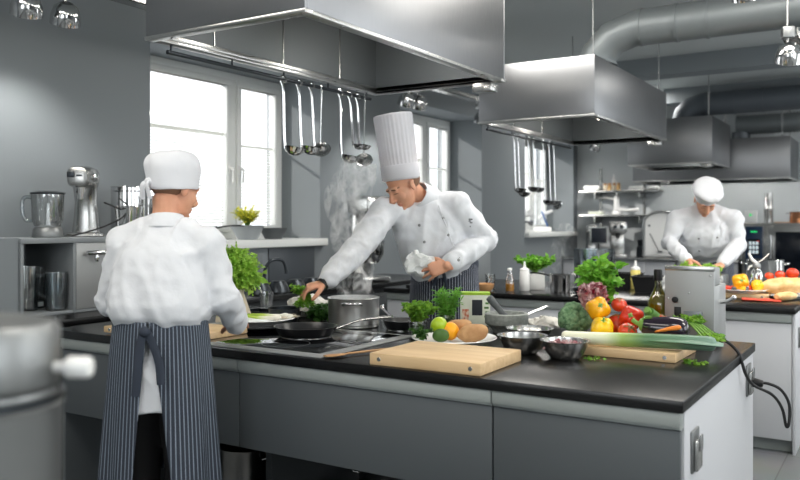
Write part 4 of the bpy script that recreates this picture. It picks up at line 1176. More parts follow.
# cloth in the other hand
cl = V(chef['wrL']) + V((-.80, -.45, -.25)).normalized() * .13 + V((-.045, .015, .045))
b = MB(); b.ell((0, 0, 0), (.075, .04, .085), (0, .5, .55), 36, 24); b.jitter(.045, 13, 2); b.jitter(.012, 40, 5)
single('tea_towel', 'crumpled white towel held against the apron by the chef', 'towel', b, 'cloth_white', cl, angle=30)

# fruit plate
PL = V((-1.622, 3.02, T))
t = thing('serving_plate', 'round white plate of fruit and potatoes behind the front cutting board', 'plate', PL, .35)
b = MB(); b.lathe([(0, .0), (.10, 0), (.105, .005), (.17, .026), (.182, .032), (.180, .036), (.105, .013), (0, .011)], n=64); part('plate_body', b, 'porcelain', t)
def onp(px, py, z): return (PL.x + px - .016, PL.y + py + .024, T + z + .012)
def alng(r, f):
    r -= .038
    return (.847 * r - .531 * f, .531 * r + .847 * f)
x, y = alng(-.027, -.05); sphere_fruit('lime', 'yellow green lime on top of the fruit plate', 'lime', onp(x, y, .072), .036, 'lime', None, (.4, .5, .2), 'stem', (1, 1, 1.1), .06)
x, y = alng(.02, -.055); sphere_fruit('orange', 'orange behind the avocado on the fruit plate', 'orange', onp(x, y, .050), .038, 'orange', None, (.5, .6, 0), 'stem')
x, y = alng(-.022, -.115); sphere_fruit('avocado', 'dark green avocado at the front of the fruit plate', 'avocado', onp(x, y, .040), .028, 'avocado', None, (.2, 1.45, .4), 'stem', (1, 1, 1.3))
for k, (r_, f_, z_, rz, sc, L) in enumerate(((.062, .015, .060, -.5, 1.0, 'upper brown potato on the fruit plate, near the mortar'), (.112, -.095, .046, -.2, 1.1, 'larger brown potato at the right front of the fruit plate'))):
    x, y = alng(r_, f_); t = thing('potato', L, 'potato', onp(x, y, z_), rz, 'brown potatoes on the fruit plate')
    b = MB(); b.ell((0, 0, 0), (.062 * sc, .036 * sc, .034 * sc), (0, -.18, .5), 30, 20); b.jitter(.006, 20, k); part('skin', b, 'potato', t)
x, y = alng(-.10, -.10); t = thing('watercress', 'small dark herb sprigs at the left rim of the fruit plate', 'herbs', onp(x, y, .018))
b = MB(); b2 = MB(); sprigs(b2, b, (0, 0, 0), 12, .05, .05, rn, .016, .014, 7, .2); part('leaves', b, 'herb_dark', t); part('stems', b2, 'stem', t)
# parsley in a glass and tarragon bunch
t = thing('herb_glass', 'short glass of curly parsley left of the fruit plate', 'herbs', (-1.895, 3.18, T))
b = MB(); b.lathe([(0, 0), (.038, 0), (.042, .005), (.045, .068), (.043, .068), (.039, .01), (0, .008)], n=40); part('glass_body', b, 'clear', t)
b = MB(); b.lathe([(0, .011), (.038, .011), (.0415, .05), (0, .05)], n=32); part('wet_stems', b, 'herb_dark', t)
b = MB(); b2 = MB(); sprigs(b2, b, (0, 0, .03), 54, .125, .092, rn, .020, .014, 10, .42); part('leaves', b, 'parsley', t); part('stems', b2, 'stem', t)
t = thing('tarragon_bunch', 'upright bunch of narrow leaved herbs behind the lime', 'herbs', (-1.835, 3.345, T))
b = MB(); b.lathe([(0, 0), (.034, 0), (.037, .005), (.039, .085), (.037, .085), (.034, .01), (0, .008)], n=36); part('glass_body', b, 'clear', t)
b = MB(); b2 = MB(); sprigs(b2, b, (0, 0, .02), 34, .185, .07, rn, .034, .008, 24, .25, tri=False); part('leaves', b, 'tarragon', t); part('stems', b2, 'stem', t)
# spice carton
t = thing('spice_carton', 'small printed carton with a green top, left of the mortar', 'carton', (-1.845, 3.66, T), math.radians(28)); t.scale = (1, 1, 1.4)
b = MB(); b.bb((-.075, -.03, 0), (.075, .03, .115), .002); part('box', b, 'carton', t)
b = MB(); b.bb((-.076, -.031, .115), (.076, .031, .121), .002); b.bb((-.0755, -.0315, .111), (.0755, -.0302, .116)); part('lid', b, 'carton_green', t)
b = MB(); b.bb((-.066, -.0315, .012), (-.032, -.0302, .06)); part('picture', b, 'carton_photo', t)
b = MB(); b.bb((-.016, -.0315, .038), (.036, -.0302, .094)); part('label_panel', b, 'ink', t)
b = MB()
for k in range(4): b.bb((.045 + .006 * (k % 2), -.0318, .03 + k * .016), (.068, -.0302, .037 + k * .016))
part('print', b, 'courgette', t)
# mortar and pestle
t = thing('mortar', 'grey stone mortar with a wide heavy rim', 'mortar', (-1.60, 3.505, T))
b = MB(); b.lathe([(0, 0), (.062, 0), (.066, .004), (.072, .018), (.088, .032), (.100, .040), (.103, .045), (.103, .088), (.097, .092), (.086, .092), (.08, .08), (.06, .05), (.03, .034), (0, .03)], n=56); part('bowl_body', b, 'stone', t)
t = thing('pestle', 'dark stone pestle leaning in the mortar', 'pestle', (-1.585, 3.51, T + .046)); t.rotation_euler = (math.radians(22), math.radians(-34), 0)
b = MB(); b.lathe([(0, 0), (.014, .004), (.02, .016), (.019, .035), (.0145, .06), (.0155, .10), (.0185, .145), (.016, .158), (0, .162)], n=24); part('shaft', b, 'stone_dark', t)
# steel bowls
GB = 'steel bowls on the front island'
bowl('steel bowl just behind the corner of the front cutting board', (-1.285, 2.965, T), .093, .072, GB)
bowl('steel bowl with shredded red leaves, in front of the second board', (-1.095, 2.935, T), .089, .070, GB)
bowl('wide shallow steel bowl between the mortar and the two front bowls', (-1.395, 3.30, T), .098, .055, GB, r0=.06)
t = thing('shredded_radicchio', 'shredded red and white leaves inside the right hand steel bowl', 'salad', (-1.095, 2.935, T + .040))
b = MB(); foliage(b, (0, 0, 0), 90, .065, .03, .018, .4, .8, .4, 3, rn, .35); part('shreds', b, 'radicchio', t)
t = thing('strainer', 'small steel strainer with a wire handle behind the mortar', 'strainer', (-1.66, 3.69, T), math.radians(35))
b = MB(); b.lathe([(0, .0), (.03, .004), (.055, .025), (.064, .05), (.068, .052), (.064, .054), (.053, .028), (0, .004)], n=40); part('basket', b, 'dull_steel', t)
b = MB(); b.tube(crv([(.064, -.012, .052), (.12, -.012, .078), (.175, -.010, .10), (.19, 0, .106), (.175, .010, .10), (.12, .012, .078), (.064, .012, .052)]), .0025, 8); part('wire_handle', b, 'chrome', t)
b = MB(); b.ell((0, 0, .03), (.09, .055, .03), None, 30, 18); b.jitter(.024, 18, 9); b.jitter(.01, 50, 1); single('crumpled_cloth', 'crumpled pale cloth behind the mortar', 'cloth', b, 'foil', (-1.47, 3.66, T + .001), .4, angle=25)
t = thing('roasting_tray', 'shallow steel tray behind the bowls, left of the broccoli', 'tray', (-1.345, 3.60, T), .15)
b = MB(); b.bb((-.12, -.085, 0), (.12, .085, .004), .001)
for lo, hi in (((-.12, -.085), (.12, -.081)), ((-.12, .081), (.12, .085)), ((-.12, -.081), (-.116, .081)), ((.116, -.081), (.12, .081))): b.bb((lo[0], lo[1], .004), (hi[0], hi[1], .035))
b.lathe([(0, .004), (.0, .004)], n=8) if False else None
part('pan_body', b, 'dull_steel', t)

# second board with vegetables
BT = T + .036
board('cutting board loaded with peppers, leek and aubergine', (-1.165, 3.06, T), (.452, .33, .035), math.radians(-1))
t = thing('broccoli', 'whole green broccoli head at the left of the vegetables', 'broccoli', (-1.215, 3.43, T)); t.rotation_euler = (.12, -.15, 0)
b = MB(); b.tube([(0, 0, .0), (0, 0, .05), (.004, 0, .09)], [.022, .024, .034], 14)
for k in range(9): a = k * .7; b.tube([(0, 0, .05), (math.cos(a) * .035, math.sin(a) * .035, .095)], [.012, .014], 8)
part('stalk', b, 'stem', t)
b = MB()
for k in range(58):
    z = rn.uniform(-.75, 1); a = k * 2.39996; e = math.sqrt(max(0, 1 - z * z)); R0 = .054
    b.ell((e * math.cos(a) * R0, e * math.sin(a) * R0, .098 + z * R0 * .95), rn.uniform(.019, .027), None, 14, 10)
b.jitter(.0035, 90, 4); part('florets', b, 'broccoli', t)
t = thing('radicchio', 'red and white radicchio head on top of the vegetables', 'radicchio', (-1.145, 3.375, T + .185)); t.rotation_euler = (.3, .5, 0); t.scale = (1.25, 1.25, 1.2)
b = MB()
for k in range(46):
    a = k * 2.4; z = rn.uniform(-.8, .8); e = math.sqrt(1 - z * z); d = V((e * math.cos(a), e * math.sin(a), z))
    b.leaf(d * .026 + V((0, 0, -.01)), d * .4 + V((0, 0, .9)) + V((rn.uniform(-.3, .3), rn.uniform(-.3, .3), 0)), .06, .05, -.5, rn.uniform(-.5, .5), .2, 5, cup=.35)
b.ell((0, 0, 0), (.034, .034, .036), None, 20, 14)
part('leaves', b, 'radicchio', t)
t = thing('basil_lettuce', 'bright green leafy salad standing behind the peppers', 'lettuce', (-1.155, 3.56, T))
b = MB(); b2 = MB()
b2.lathe([(0, 0), (.045, 0), (.05, .01), (.056, .10), (.052, .10), (.046, .012), (0, .01)], n=32); part('pot', b2, 'white_plastic', t)
b2 = MB(); sprigs(b2, b, (0, 0, .09), 30, .25, .095, rn, .052, .040, 6, .35, .0022, tri=True, lean=(-.02, 0)); part('leaves', b, 'basil', t); part('stems', b2, 'stem', t)
bell_pepper('upper yellow pepper, beside the broccoli', (-1.092, 3.315, BT + .122), .050, 'pepper_y', (1.15, .15, .5))
bell_pepper('lower yellow pepper, right behind the white end of the leek', (-1.058, 3.265, BT + .043), .050, 'pepper_y2', (.4, -.3, 1.2))
bell_pepper('red pepper in the middle of the vegetables', (-.965, 3.36, BT + .088), .050, 'pepper_r', (1.2, -.5, .4))
GT = 'tomatoes among the vegetables'
sphere_fruit('tomato', 'red tomato low on the board beside the aubergine', 'tomato', (-.955, 3.275, BT + .037), .040, 'tomato', GT, (.5, .6, 0), 'calyx', (1, 1, .86))
sphere_fruit('tomato', 'red tomato high behind the yellow pepper', 'tomato', (-1.04, 3.44, BT + .130), .034, 'tomato', GT, (.3, .2, 0), 'calyx', (1, 1, .88))
sphere_fruit('tomato', 'red tomato hidden beneath the pile, between the broccoli and red pepper', 'tomato', (-1.035, 3.405, BT + .05), .047, 'tomato', GT, (.2, .2, 0), 'calyx', (1, 1, .9))
sphere_fruit('tomato', 'orange red tomato resting behind the aubergine', 'tomato', (-.835, 3.35, BT + .085), .027, 'tomato', GT, (.2, .3, 0), 'calyx', (1, 1, .88))
t = thing('aubergine', 'dark shiny aubergine lying right of the red pepper', 'aubergine', (-.815, 3.27, BT + .062), math.radians(16))
b = MB(); P = crv([(-.075, 0, .012), (-.03, 0, .004), (.03, 0, .0), (.085, 0, -.004), (.105, 0, -.006)], 5); b.tube(P, [.030, .034, .036, .039, .041, .043, .044, .046, .047, .049, .05, .0505, .05, .049, .046, .042, .037, .03, .02, .011, .003][:len(P)], 28); part('flesh', b, 'aubergine', t)
b = MB()
for k in range(6): a = k * 1.05; b.leaf((-.078, math.cos(a) * .018, .012 + math.sin(a) * .018), (1, math.cos(a) * .5, math.sin(a) * .5), .045, .026, .0, a, .1, 5, cup=.1)
b.ell((-.078, 0, .012), (.014, .026, .026), None, 18, 12); b.tube([(-.08, 0, .012), (-.1, .0, .02), (-.115, .004, .032)], [.011, .009, .010], 10); part('calyx', b, 'stem', t)
t = thing('courgette', 'striped green courgette end poking up beside the red pepper', 'courgette', (-.855, 3.375, BT + .08)); t.rotation_euler = (0, math.radians(28), math.radians(75))
b = MB(); b.tube([(-.09, 0, 0), (-.088, 0, 0), (-.03, 0, 0), (.06, 0, 0), (.088, 0, 0), (.092, 0, 0)], [.006, .021, .024, .024, .018, .006], 22); part('flesh', b, 'courgette', t)
b = MB(); b.tube([(-.088, 0, 0), (-.108, 0, .002)], [.012, .014], 10); part('stalk', b, 'stem', t)
t = thing('leek', 'long leek lying across the front of the vegetable board', 'leek', (-.885, 3.105, BT + .029), math.radians(9))
b = MB(); P = crv([(-.275, 0, 0), (-.26, 0, 0), (-.15, 0, 0), (-.05, 0, .001), (.05, .0, .003), (.16, 0, .004), (.27, 0, .004), (.30, .002, .002)], 4)
b.tube(P, [.012 + .0135 * min(1, i / 4) if i < 6 else .0255 + .004 * math.sin((i - 6) * .12) for i in range(len(P) - 3)] + [.026, .022, .012], 22, flat=.95); part('shaft', b, 'leek', t)
b = MB()
for k in range(5):
    yy = (k - 2) * .010
    b.tube(crv([(.02, yy * .5, .004 + k % 2 * .006), (.14, yy, .008), (.24, yy * 1.4, .006 + (k % 3) * .005), (.325, yy * 1.9, .002)], 4), [.014, .017, .020, .023, .025, .026, .026, .025, .023, .021, .018, .014, .007], 10, flat=.28)
part('leaf_blades', b, 'leek', t)
t = thing('carrot', 'small orange carrot lying on the leek', 'carrot', (-.765, 3.165, BT + .074)); t.rotation_euler = (0, -.08, math.radians(38))
b = MB(); b.tube(crv([(-.055, 0, -.004), (-.02, 0, 0), (.02, 0, .003), (.05, 0, .003)]), [.002, .003, .004, .0045, .005, .0055, .006, .0065, .007, .0075, .008, .0085, .009, .0092, .0094, .0095, .0095, .008, .004], 12); part('root', b, 'carrot', t)
t = thing('celery_tops', 'green celery stalks with leaves lying beside the steel machine', 'celery', (-.69, 3.345, BT + .045), math.radians(-40))
b = MB()
for k in range(5): b.tube(crv([(-.09, (k - 2) * .008, .05 - k * .003), (-.03, (k - 2) * .011, .035), (.04, (k - 2) * .016, .005), (.085, (k - 2) * .022, -.018)], 4), .0045, 8)
part('stalks', b, 'stem', t)
b = MB(); foliage(b, (-.06, 0, .03), 60, .045, .035, .018, .3, .6, .3, 3, rn, .6); foliage(b, (.07, 0, -.02), 50, .045, .03, .016, .3, .6, .3, 3, rn, .5); part('leaves', b, 'parsley', t)
for k, (x, y, n) in enumerate(((-.765, 3.005, 26), (-.95, 2.905, 14), (-1.08, 3.03, 0))):
    if not n: continue
    t = thing('parsley_scraps', ('scraps of green herb on the counter in front of the steel machine', 'few green leaf scraps in front of the vegetable board')[k], 'herbs', (x, y if k else 3.02, T))
    t.location = (-.655, 3.10, T) if k == 0 else (-1.0, 2.99, T)
    b = MB(); foliage(b, (0, 0, .002), n, .045, .02, .012, .2, .8, .3, 3, rn, .1); part('leaves', b, 'parsley', t)
# oil bottle
t = thing('oil_bottle', 'square shouldered olive oil bottle with a dark cap', 'bottle', (-.93, 3.66, T))
b = MB(); pr = [(0, 0), (.038, 0), (.0415, .004), (.0415, .155), (.040, .17), (.028, .205), (.0155, .235), (.0145, .275), (0, .275)]
def sq(a, z, r): 
    k = max(0, min(1, (.215 - z) / .05)); c = max(abs(math.cos(a)), abs(math.sin(a))); return 1 + k * (min(1 / c, 1.24) - 1) * .8
b.lathe(pr, n=48, mod=sq); part('glass_body', b, 'oil_glass', t)
b = MB(); b.lathe([(0, .006), (.037, .006), (.038, .15), (.036, .168), (.027, .198), (0, .198)], n=48, mod=sq); part('oil', b, 'oil', t)
b = MB(); b.lathe([(0, .262), (.0185, .262), (.0195, .266), (.0195, .306), (.017, .312), (0, .312)], n=28); part('cap', b, 'plastic_black', t)
t = thing('condiment_bottle', 'slim bottle with a blue label beside the steel machine', 'bottle', (-.895, 3.74, T))
t.location = (-.855, 3.735, T)
b = MB(); b.lathe([(0, 0), (.022, 0), (.024, .004), (.024, .17), (.014, .205), (.012, .25), (0, .25)], n=28); part('glass_body', b, 'haze_plastic', t)
b = MB(); b.lathe([(.0245, .09), (.0247, .09), (.0247, .155), (.0245, .155)], n=28); part('label_band', b, 'blue', t)
b = MB(); b.cyl((0, 0, .25), (0, 0, .272), .0135, bev=.002); part('cap', b, 'white_plastic', t)
b = MB(); b.lathe([(0, .005), (.0205, .005), (.0205, .088), (0, .088)], n=28); part('contents', b, 'wood_spoon', t)
# steel cutting machine with lead
t = thing('cutting_machine', 'upright steel cutting machine with a black knob on its front plate', 'machine', (-.862, 3.50, T))
b = MB(); b.bb((0, 0, .0), (.20, .022, .335), .004); part('front_plate', b, 'machine_steel', t)
b = MB(); b.bb((.004, .024, .012), (.198, .27, .255), .006); b.bb((.06, .024, .255), (.196, .15, .33), .006); part('housing', b, 'machine_steel', t)
b = MB(); b.cyl((.044, -.012, .195), (.044, 0, .195), .013, bev=.003); part('knob', b, 'plastic_black', t)
b = MB(); b.bb((.04, -.003, .105), (.068, .0, .165), .001); part('slot', b, 'plastic_black', t)
b = MB(); b.bb((.078, -.003, .085), (.155, -.0002, .15), .002); part('window_panel', b, 'grey_mirror', t)
b = MB(); b.bb((.0, -.002, .318), (.20, .024, .338), .002); part('top_edge', b, 'steel_mid', t)
b = MB(); b.tube(crv([(.198, .14, .18), (.225, .14, .185), (.25, .13, .20)]), .008, 12); b.ell((.255, .128, .204), .011, None, 16, 10); part('lever', b, 'chrome', t)
for q in ((.02, .04), (.18, .04), (.02, .24), (.18, .24)):
    b = MB(); b.cyl((q[0], q[1], 0), (q[0], q[1], .012), .01); part('foot', b, 'rubber', t)
for q in ((.015, .2), (.185, .02), (.185, .30), (.1, .225)):
    b = MB(); b.lathe([(0, -.002), (.004, -.0015), (.005, 0), (0, 0)], (q[0], 0, q[1]), 12, (-PI / 2, 0, 0)); part('screw', b, 'steel_mid', t)
b = MB(); b.tube(crv([(-.775, 3.492, 1.02), (-.755, 3.45, 1.025), (-.70, 3.41, 1.005), (-.62, 3.39, .965), (-.555, 3.395, .912), (-.528, 3.42, .82), (-.51, 3.50, .765), (-.455, 3.60, .715), (-.425, 3.66, .65), (-.412, 3.68, .575), (-.402, 3.685, .59), (-.402, 3.69, .665), (-.43, 3.67, .725), (-.475, 3.64, .752), (-.512, 3.621, .754)], 8), .0062, 10)
single('power_cable', 'dark power cable from the steel machine hanging over the counter edge', 'cable', b, 'rubber')
# pots on the shelf under the island
GP = 'steel pots on the low shelf'
cooking_pot('steel pot on the low shelf right behind the apron hem', (-2.62, 2.81, .156), .12, .22, .2, None, 'loop', GP)
cooking_pot('wide steel pot deeper on the low shelf under the cooktop', (-2.06, 3.2, .156), .15, .12, .6, None, 'loop', GP)
b = MB(); b.bb((0, 0, 0), (.34, .24, .15), .006); single('wooden_crate', 'brown wooden box on the low shelf behind the steel pot', 'box', b, 'wood_spoon', (-2.74, 3.02, .156))
# ================================================================== hanging ladles
def ladle(label, loc, length, kind, rz, tilt, group):
    t = thing({'ladle': 'ladle', 'skimmer': 'skimmer', 'small': 'ladle'}[kind], label, 'ladle' if kind != 'skimmer' else 'skimmer', loc, rz, group)
    t.rotation_euler = (tilt[0], tilt[1], rz)
    b = MB(); hk = [(0, .012, -.018), (0, .012, .0), (0, .004, .013), (0, -.010, .010), (0, -.013, -.006), (0, -.004, -.03), (0, 0, -.06)]
    L = -length
    b.tube(crv(hk, 4) + [V((0, 0, L * .4)), V((0, 0, L * .75)), V((.0, .004, L + .02))], .0085, 8, flat=.5); part('handle', b, 'chrome', t)
    b = MB()
    if kind in ('ladle', 'small'):
        r = .055 if kind == 'ladle' else .038
        pr = [(0, -r * .72), (r * .45, -r * .64), (r * .8, -r * .38), (r, 0), (r + .002, .001), (r - .002, .001), (r * .77, -r * .36), (r * .42, -r * .60), (0, -r * .68)]
        b.lathe(pr, (0, r, L + .02), 36, (math.radians(-12), 0, 0)); part('bowl', b, 'chrome', t)
    else:
        R = (math.radians(52), 0, 0); b.lathe([(0, -.012), (.03, -.009), (.050, 0), (.052, .001), (.049, .002), (.03, -.007), (0, -.010)], (0, .036, L - .012), 36, R); hd = part('disc', b, 'chrome', t)
        b = MB(); Rm = rotm(R)
        for i in range(-4, 5):
            for j in range(-4, 5):
                x, y = i * .009, j * .009; q = math.hypot(x, y)
                if q < .040: zz = -.0115 + .012 * (q / .048) ** 2 + .0005; b.lathe([(0, .0012), (.0026, .0010), (.0028, -.002), (0, -.002)], V((0, .036, L - .012)) + Rm @ V((x, y, zz)), 8, Rm)
        part('holes', b, 'plastic_black', hd)
    return t
G1 = 'hanging utensils on the nearest hood'; hz = 2.155
for y, L, k, tl, l in ((3.21, .45, 'ladle', .03, 'leftmost long ladle hanging from the nearest hood'), (3.335, .44, 'ladle', .05, 'second ladle from the left under the nearest hood'),
     (3.44, .43, 'small', .06, 'third hanging tool from the left, small ladle under the nearest hood'), (3.53, .40, 'skimmer', .04, 'left one of the two perforated skimmers under the nearest hood'),
     (3.70, .46, 'ladle', .03, 'ladle right of the gap in the row, under the nearest hood'), (3.79, .39, 'small', .09, 'small ladle third from the right under the nearest hood'),
     (3.865, .385, 'small', .06, 'small ladle second from the right under the nearest hood'), (3.945, .43, 'skimmer', .04, 'right one of the two perforated skimmers, nearest the tall hat')):
    ladle(l, (-2.68, y - .06, hz), L - .08, k, -.5 if k != 'skimmer' else .5, (tl, .03, 0), G1)
G2 = 'hanging utensils on the middle hood'
for y, L, k, l in ((6.22, .47, 'ladle', 'leftmost ladle hanging from the middle hood'), (6.30, .50, 'ladle', 'second ladle from the left under the middle hood'), (6.52, .45, 'ladle', 'third ladle from the left under the middle hood'),
     (6.63, .45, 'ladle', 'fourth ladle, in the centre of the row under the middle hood'), (6.86, .56, 'ladle', 'fifth ladle from the left under the middle hood'), (7.0, .56, 'ladle', 'second ladle from the right under the middle hood'), (7.12, .56, 'skimmer', 'skimmer at the right end of the row under the middle hood')):
    ladle(l, (-2.77, y, hz), L, k, -.3, (.07, .02, 0), G2)

# ================================================================== on the grey cupboard and the sill
LZ = 1.3355
t = thing('blender_jug', 'clear food processor jug on a dark base, leftmost on the cupboard', 'blender', (-4.27, 2.90, LZ), math.radians(32))
b = MB(); b.lathe([(0, 0), (.085, 0), (.088, .006), (.08, .05), (.07, .062), (0, .062)], n=36); part('motor_base', b, 'dull_steel', t)
b = MB(); b.lathe([(0, .064), (.072, .064), (.086, .10), (.092, .25), (.094, .252), (.089, .252), (.083, .10), (.06, .07), (0, .07)], n=40); jg = part('jug', b, 'clear', t)
b = MB(); b.tube(crv([(-.09, 0, .235), (-.135, 0, .235), (-.15, 0, .20), (-.145, 0, .13), (-.12, 0, .10), (-.085, 0, .10)]), .011, 10); part('jug_handle', b, 'haze_plastic', jg)
b = MB(); b.lathe([(0, .253), (.096, .253), (.097, .262), (.07, .27), (0, .27)], n=36); part('lid', b, 'dark_metal', t)
b = MB(); b.cyl((0, 0, .07), (0, 0, .20), .02, .014); part('blade_shaft', b, 'chrome', t)
def mixer(label, loc, rz, s=1.0, m='steel_mid', cable=False, grp='stand mixers'):
    t = thing('stand_mixer', label, 'mixer', loc, rz, grp); t.scale = (s, s, s)
    b = MB(); b.lathe([(0, 0), (.098, 0), (.102, .006), (.10, .018), (.085, .026), (0, .026)], n=40, mod=lambda a, z, r: 1 + .12 * math.cos(2 * a)); part('base', b, m, t)
    b = MB(); R = []
    for z, w, d, y in ((.022, .075, .06, .05), (.10, .066, .055, .055), (.20, .058, .05, .05), (.275, .062, .058, .035), (.30, .07, .075, .02)): R.append([V((x_, y_ + y, z)) for x_, y_ in [(w * math.copysign(abs(math.cos(a)) ** .7, math.cos(a)), d * math.copysign(abs(math.sin(a)) ** .7, math.sin(a))) for a in [2 * PI * i / 32 for i in range(32)]]])
    b.rings(R); part('column', b, m, t)
    b = MB(); R = []
    for y, r in ((-.135, .035), (-.13, .05), (-.10, .058), (0, .064), (.09, .060), (.115, .05), (.12, .03)): R.append([V((r * 1.05 * math.copysign(abs(math.cos(a)) ** .6, math.cos(a)), y, .335 + r * math.copysign(abs(math.sin(a)) ** .6, math.sin(a)))) for a in [2 * PI * i / 36 for i in range(36)]])
    b.rings(R); hd = part('motor_head', b, m, t)
    b = MB(); b.cyl((.064, -.02, .335), (.085, -.02, .335), .024, .020, bev=.003); part('speed_knob', b, 'chrome', hd)
    b = MB(); b.bb((-.05, -.142, .33), (-.01, -.135, .36), .002); b.bb((.0, -.142, .335), (.03, -.135, .345), .002); part('badge_plate', b, 'dark_metal', hd)
    b = MB(); b.cyl((0, -.07, .21), (0, -.07, .28), .02, .028); part('attachment_hub', b, 'chrome', t)
    return t
mixer('steel stand mixer on the grey cupboard at the far left', (-4.25, 3.13, LZ), math.radians(38), 1.08)
b = MB(); b.tube(crv([(-4.17, 3.22, LZ + .21), (-4.10, 3.22, LZ + .19), (-4.08, 3.27, LZ + .17), (-4.10, 3.34, LZ + .19), (-4.16, 3.32, LZ + .24)], 6), .005, 8)
b.tube(crv([(-4.10, 3.34, LZ + .16), (-4.06, 3.25, LZ + .11), (-4.06, 3.12, LZ + .06), (-4.08, 3.02, LZ + .03), (-4.16, 2.98, LZ + .008)], 6), .005, 8)
single('power_cable', 'black mixer lead looping across the steel mixer at the far left', 'cable', b, 'rubber')
GC = 'steel containers on the grey cupboard'
def canister(label, loc, r, h, ribs=(), taper=1.0, group=GC, m='chrome'):
    t = thing('steel_canister', label, 'canister', loc, 0, group)
    b = MB(); pr = [(0, 0), (r * taper, 0)] + [(r * (taper + (1 - taper) * z / h), z) for z in (h * .25, h * .5, h * .75)] + [(r, h), (r + .004, h + .002), (r + .002, h + .006), (r - .003, h + .002), (r * taper - .004, .01), (0, .008)]
    b.lathe(pr, n=44); part('body', b, m, t)
    for z in ribs:
        b = MB(); b.lathe([(r - .0005, z - .004), (r + .004, z), (r - .0005, z + .004)], n=44); part('rib', b, m, t)
    return t
canister('tall steel canister at the back of the cupboard, right of the mixer', (-4.30, 3.50, LZ), .105, .315, (.09, .19, .29))
canister('tapered steel beaker in front of the tall canister', (-4.14, 3.37, LZ), .088, .185, (), .78)
canister('narrow steel canister to the right, near the white cap', (-4.14, 3.615, LZ), .075, .255, (.06, .13, .2), 1.0)
canister('short steel canister nearest the white cap of the woman', (-4.14, 3.768, LZ), .07, .225, (.07, .15), 1.0)
# jugs in the open bay
for k, (x, y, h, l) in enumerate(((-4.25, 2.76, .25, 'clear measuring jug at the back of the open cupboard bay'), (-4.12, 2.85, .215, 'cloudy plastic jug at the front of the open cupboard bay'))):
    t = thing('measuring_jug', l, 'jug', (x, y, .9205), math.radians(32), 'jugs in the open cupboard bay')
    b = MB(); b.lathe([(0, 0), (.05, 0), (.053, .005), (.062, h), (.059, h), (.05, .01), (0, .008)], n=36); part('jug_body', b, 'clear' if k == 0 else 'haze_plastic', t)
    b = MB(); b.tube(crv([(-.058, 0, h * .92), (-.095, 0, h * .92), (-.11, 0, h * .75), (-.10, 0, h * .45), (-.055, 0, h * .35)]), .008, 8); part('jug_handle', b, 'clear' if k == 0 else 'haze_plastic', t)
t = thing('blender_jug', 'clear blender jug with a pale label in the open cupboard bay', 'blender', (-4.33, 2.86, .9205), 0)
b = MB(); b.lathe([(0, 0), (.05, 0), (.05, .045), (.04, .05), (0, .05)], n=30); part('motor_base', b, 'dark_metal', t)
b = MB(); b.lathe([(0, .052), (.04, .052), (.055, .24), (.052, .24), (.037, .06), (0, .058)], n=32); part('jug', b, 'clear', t)
b = MB(); b.bb((.046, -.02, .012), (.051, .02, .038)); part('label_panel', b, 'white_plastic', t)

# window sill things
SZ = ZS + .0655
SY = V((-4.66, 5.02, SZ))
t = thing('flower_planter', 'grey bowl planter of yellow green flowers on the window sill', 'plant', SY)
b = MB(); b.lathe([(0, 0), (.08, 0), (.085, .006), (.125, .08), (.14, .118), (.143, .12), (.137, .12), (.12, .08), (.08, .02), (0, .015)], n=44); part('pot', b, 'grey_ceramic', t)
b = MB(); b.lathe([(0, .09), (.12, .09), (.12, .096), (0, .096)], n=24); part('soil', b, 'dark_recess', t)
b = MB(); b2 = MB(); sprigs(b2, b, (0, 0, .09), 70, .16, .13, rn, .05, .016, 6, .35, .0016, tri=False); part('flowers', b, 'yellowgreen', t); part('stems', b2, 'stem', t)
b = MB(); b.lathe([(0, 0), (.07, 0), (.075, .006), (.11, .075), (.118, .095), (.121, .097), (.115, .097), (.105, .075), (.07, .02), (0, .015)], n=44)
single('ceramic_bowl', 'dark grey bowl on the window sill right of the planter', 'bowl', b, 'stone_dark', (-4.62, 5.30, SZ))
cooking_pot('small steel saucepan on the sill left of the planter, near the face', (-4.66, 4.55, SZ), .085, .115, math.radians(35), None, 'long', 'steel saucepans', 'steel_mid', 'saucepan', 'saucepan')
# tall planetary mixer on the wall counter, behind the steam
t = thing('planetary_mixer', 'large steel planetary mixer standing behind the steam', 'mixer', (-4.13, 5.98, .9), math.radians(60))
b = MB(); b.bb((-.14, -.26, 0), (.14, .16, .05), .02); part('base', b, 'steel_mid', t)
b = MB(); b.bb((-.09, .02, .05), (.09, .16, .60), .03); part('column', b, 'steel_mid', t)
b = MB(); R = []
for y, r in ((-.24, .06), (-.23, .075), (-.1, .085), (.08, .09), (.17, .08), (.18, .05)): R.append([V((r * 1.2 * math.copysign(abs(math.cos(a)) ** .6, math.cos(a)), y, .68 + r * math.copysign(abs(math.sin(a)) ** .6, math.sin(a)))) for a in [2 * PI * i / 32 for i in range(32)]])
b.rings(R); part('motor_head', b, 'steel_mid', t)
b = MB(); b.lathe([(0, .16), (.07, .165), (.12, .24), (.13, .36), (.135, .365), (.127, .365), (.115, .24), (0, .175)], (0, -.12, 0), 36); part('mixing_bowl', b, 'chrome', t)
b = MB(); b.cyl((0, -.12, .34), (0, -.12, .60), .028, .045); part('tool_hub', b, 'dark_metal', t)
b = MB(); b.cyl((.1, -.05, .68), (.125, -.05, .68), .022); part('speed_knob', b, 'plastic_black', t)
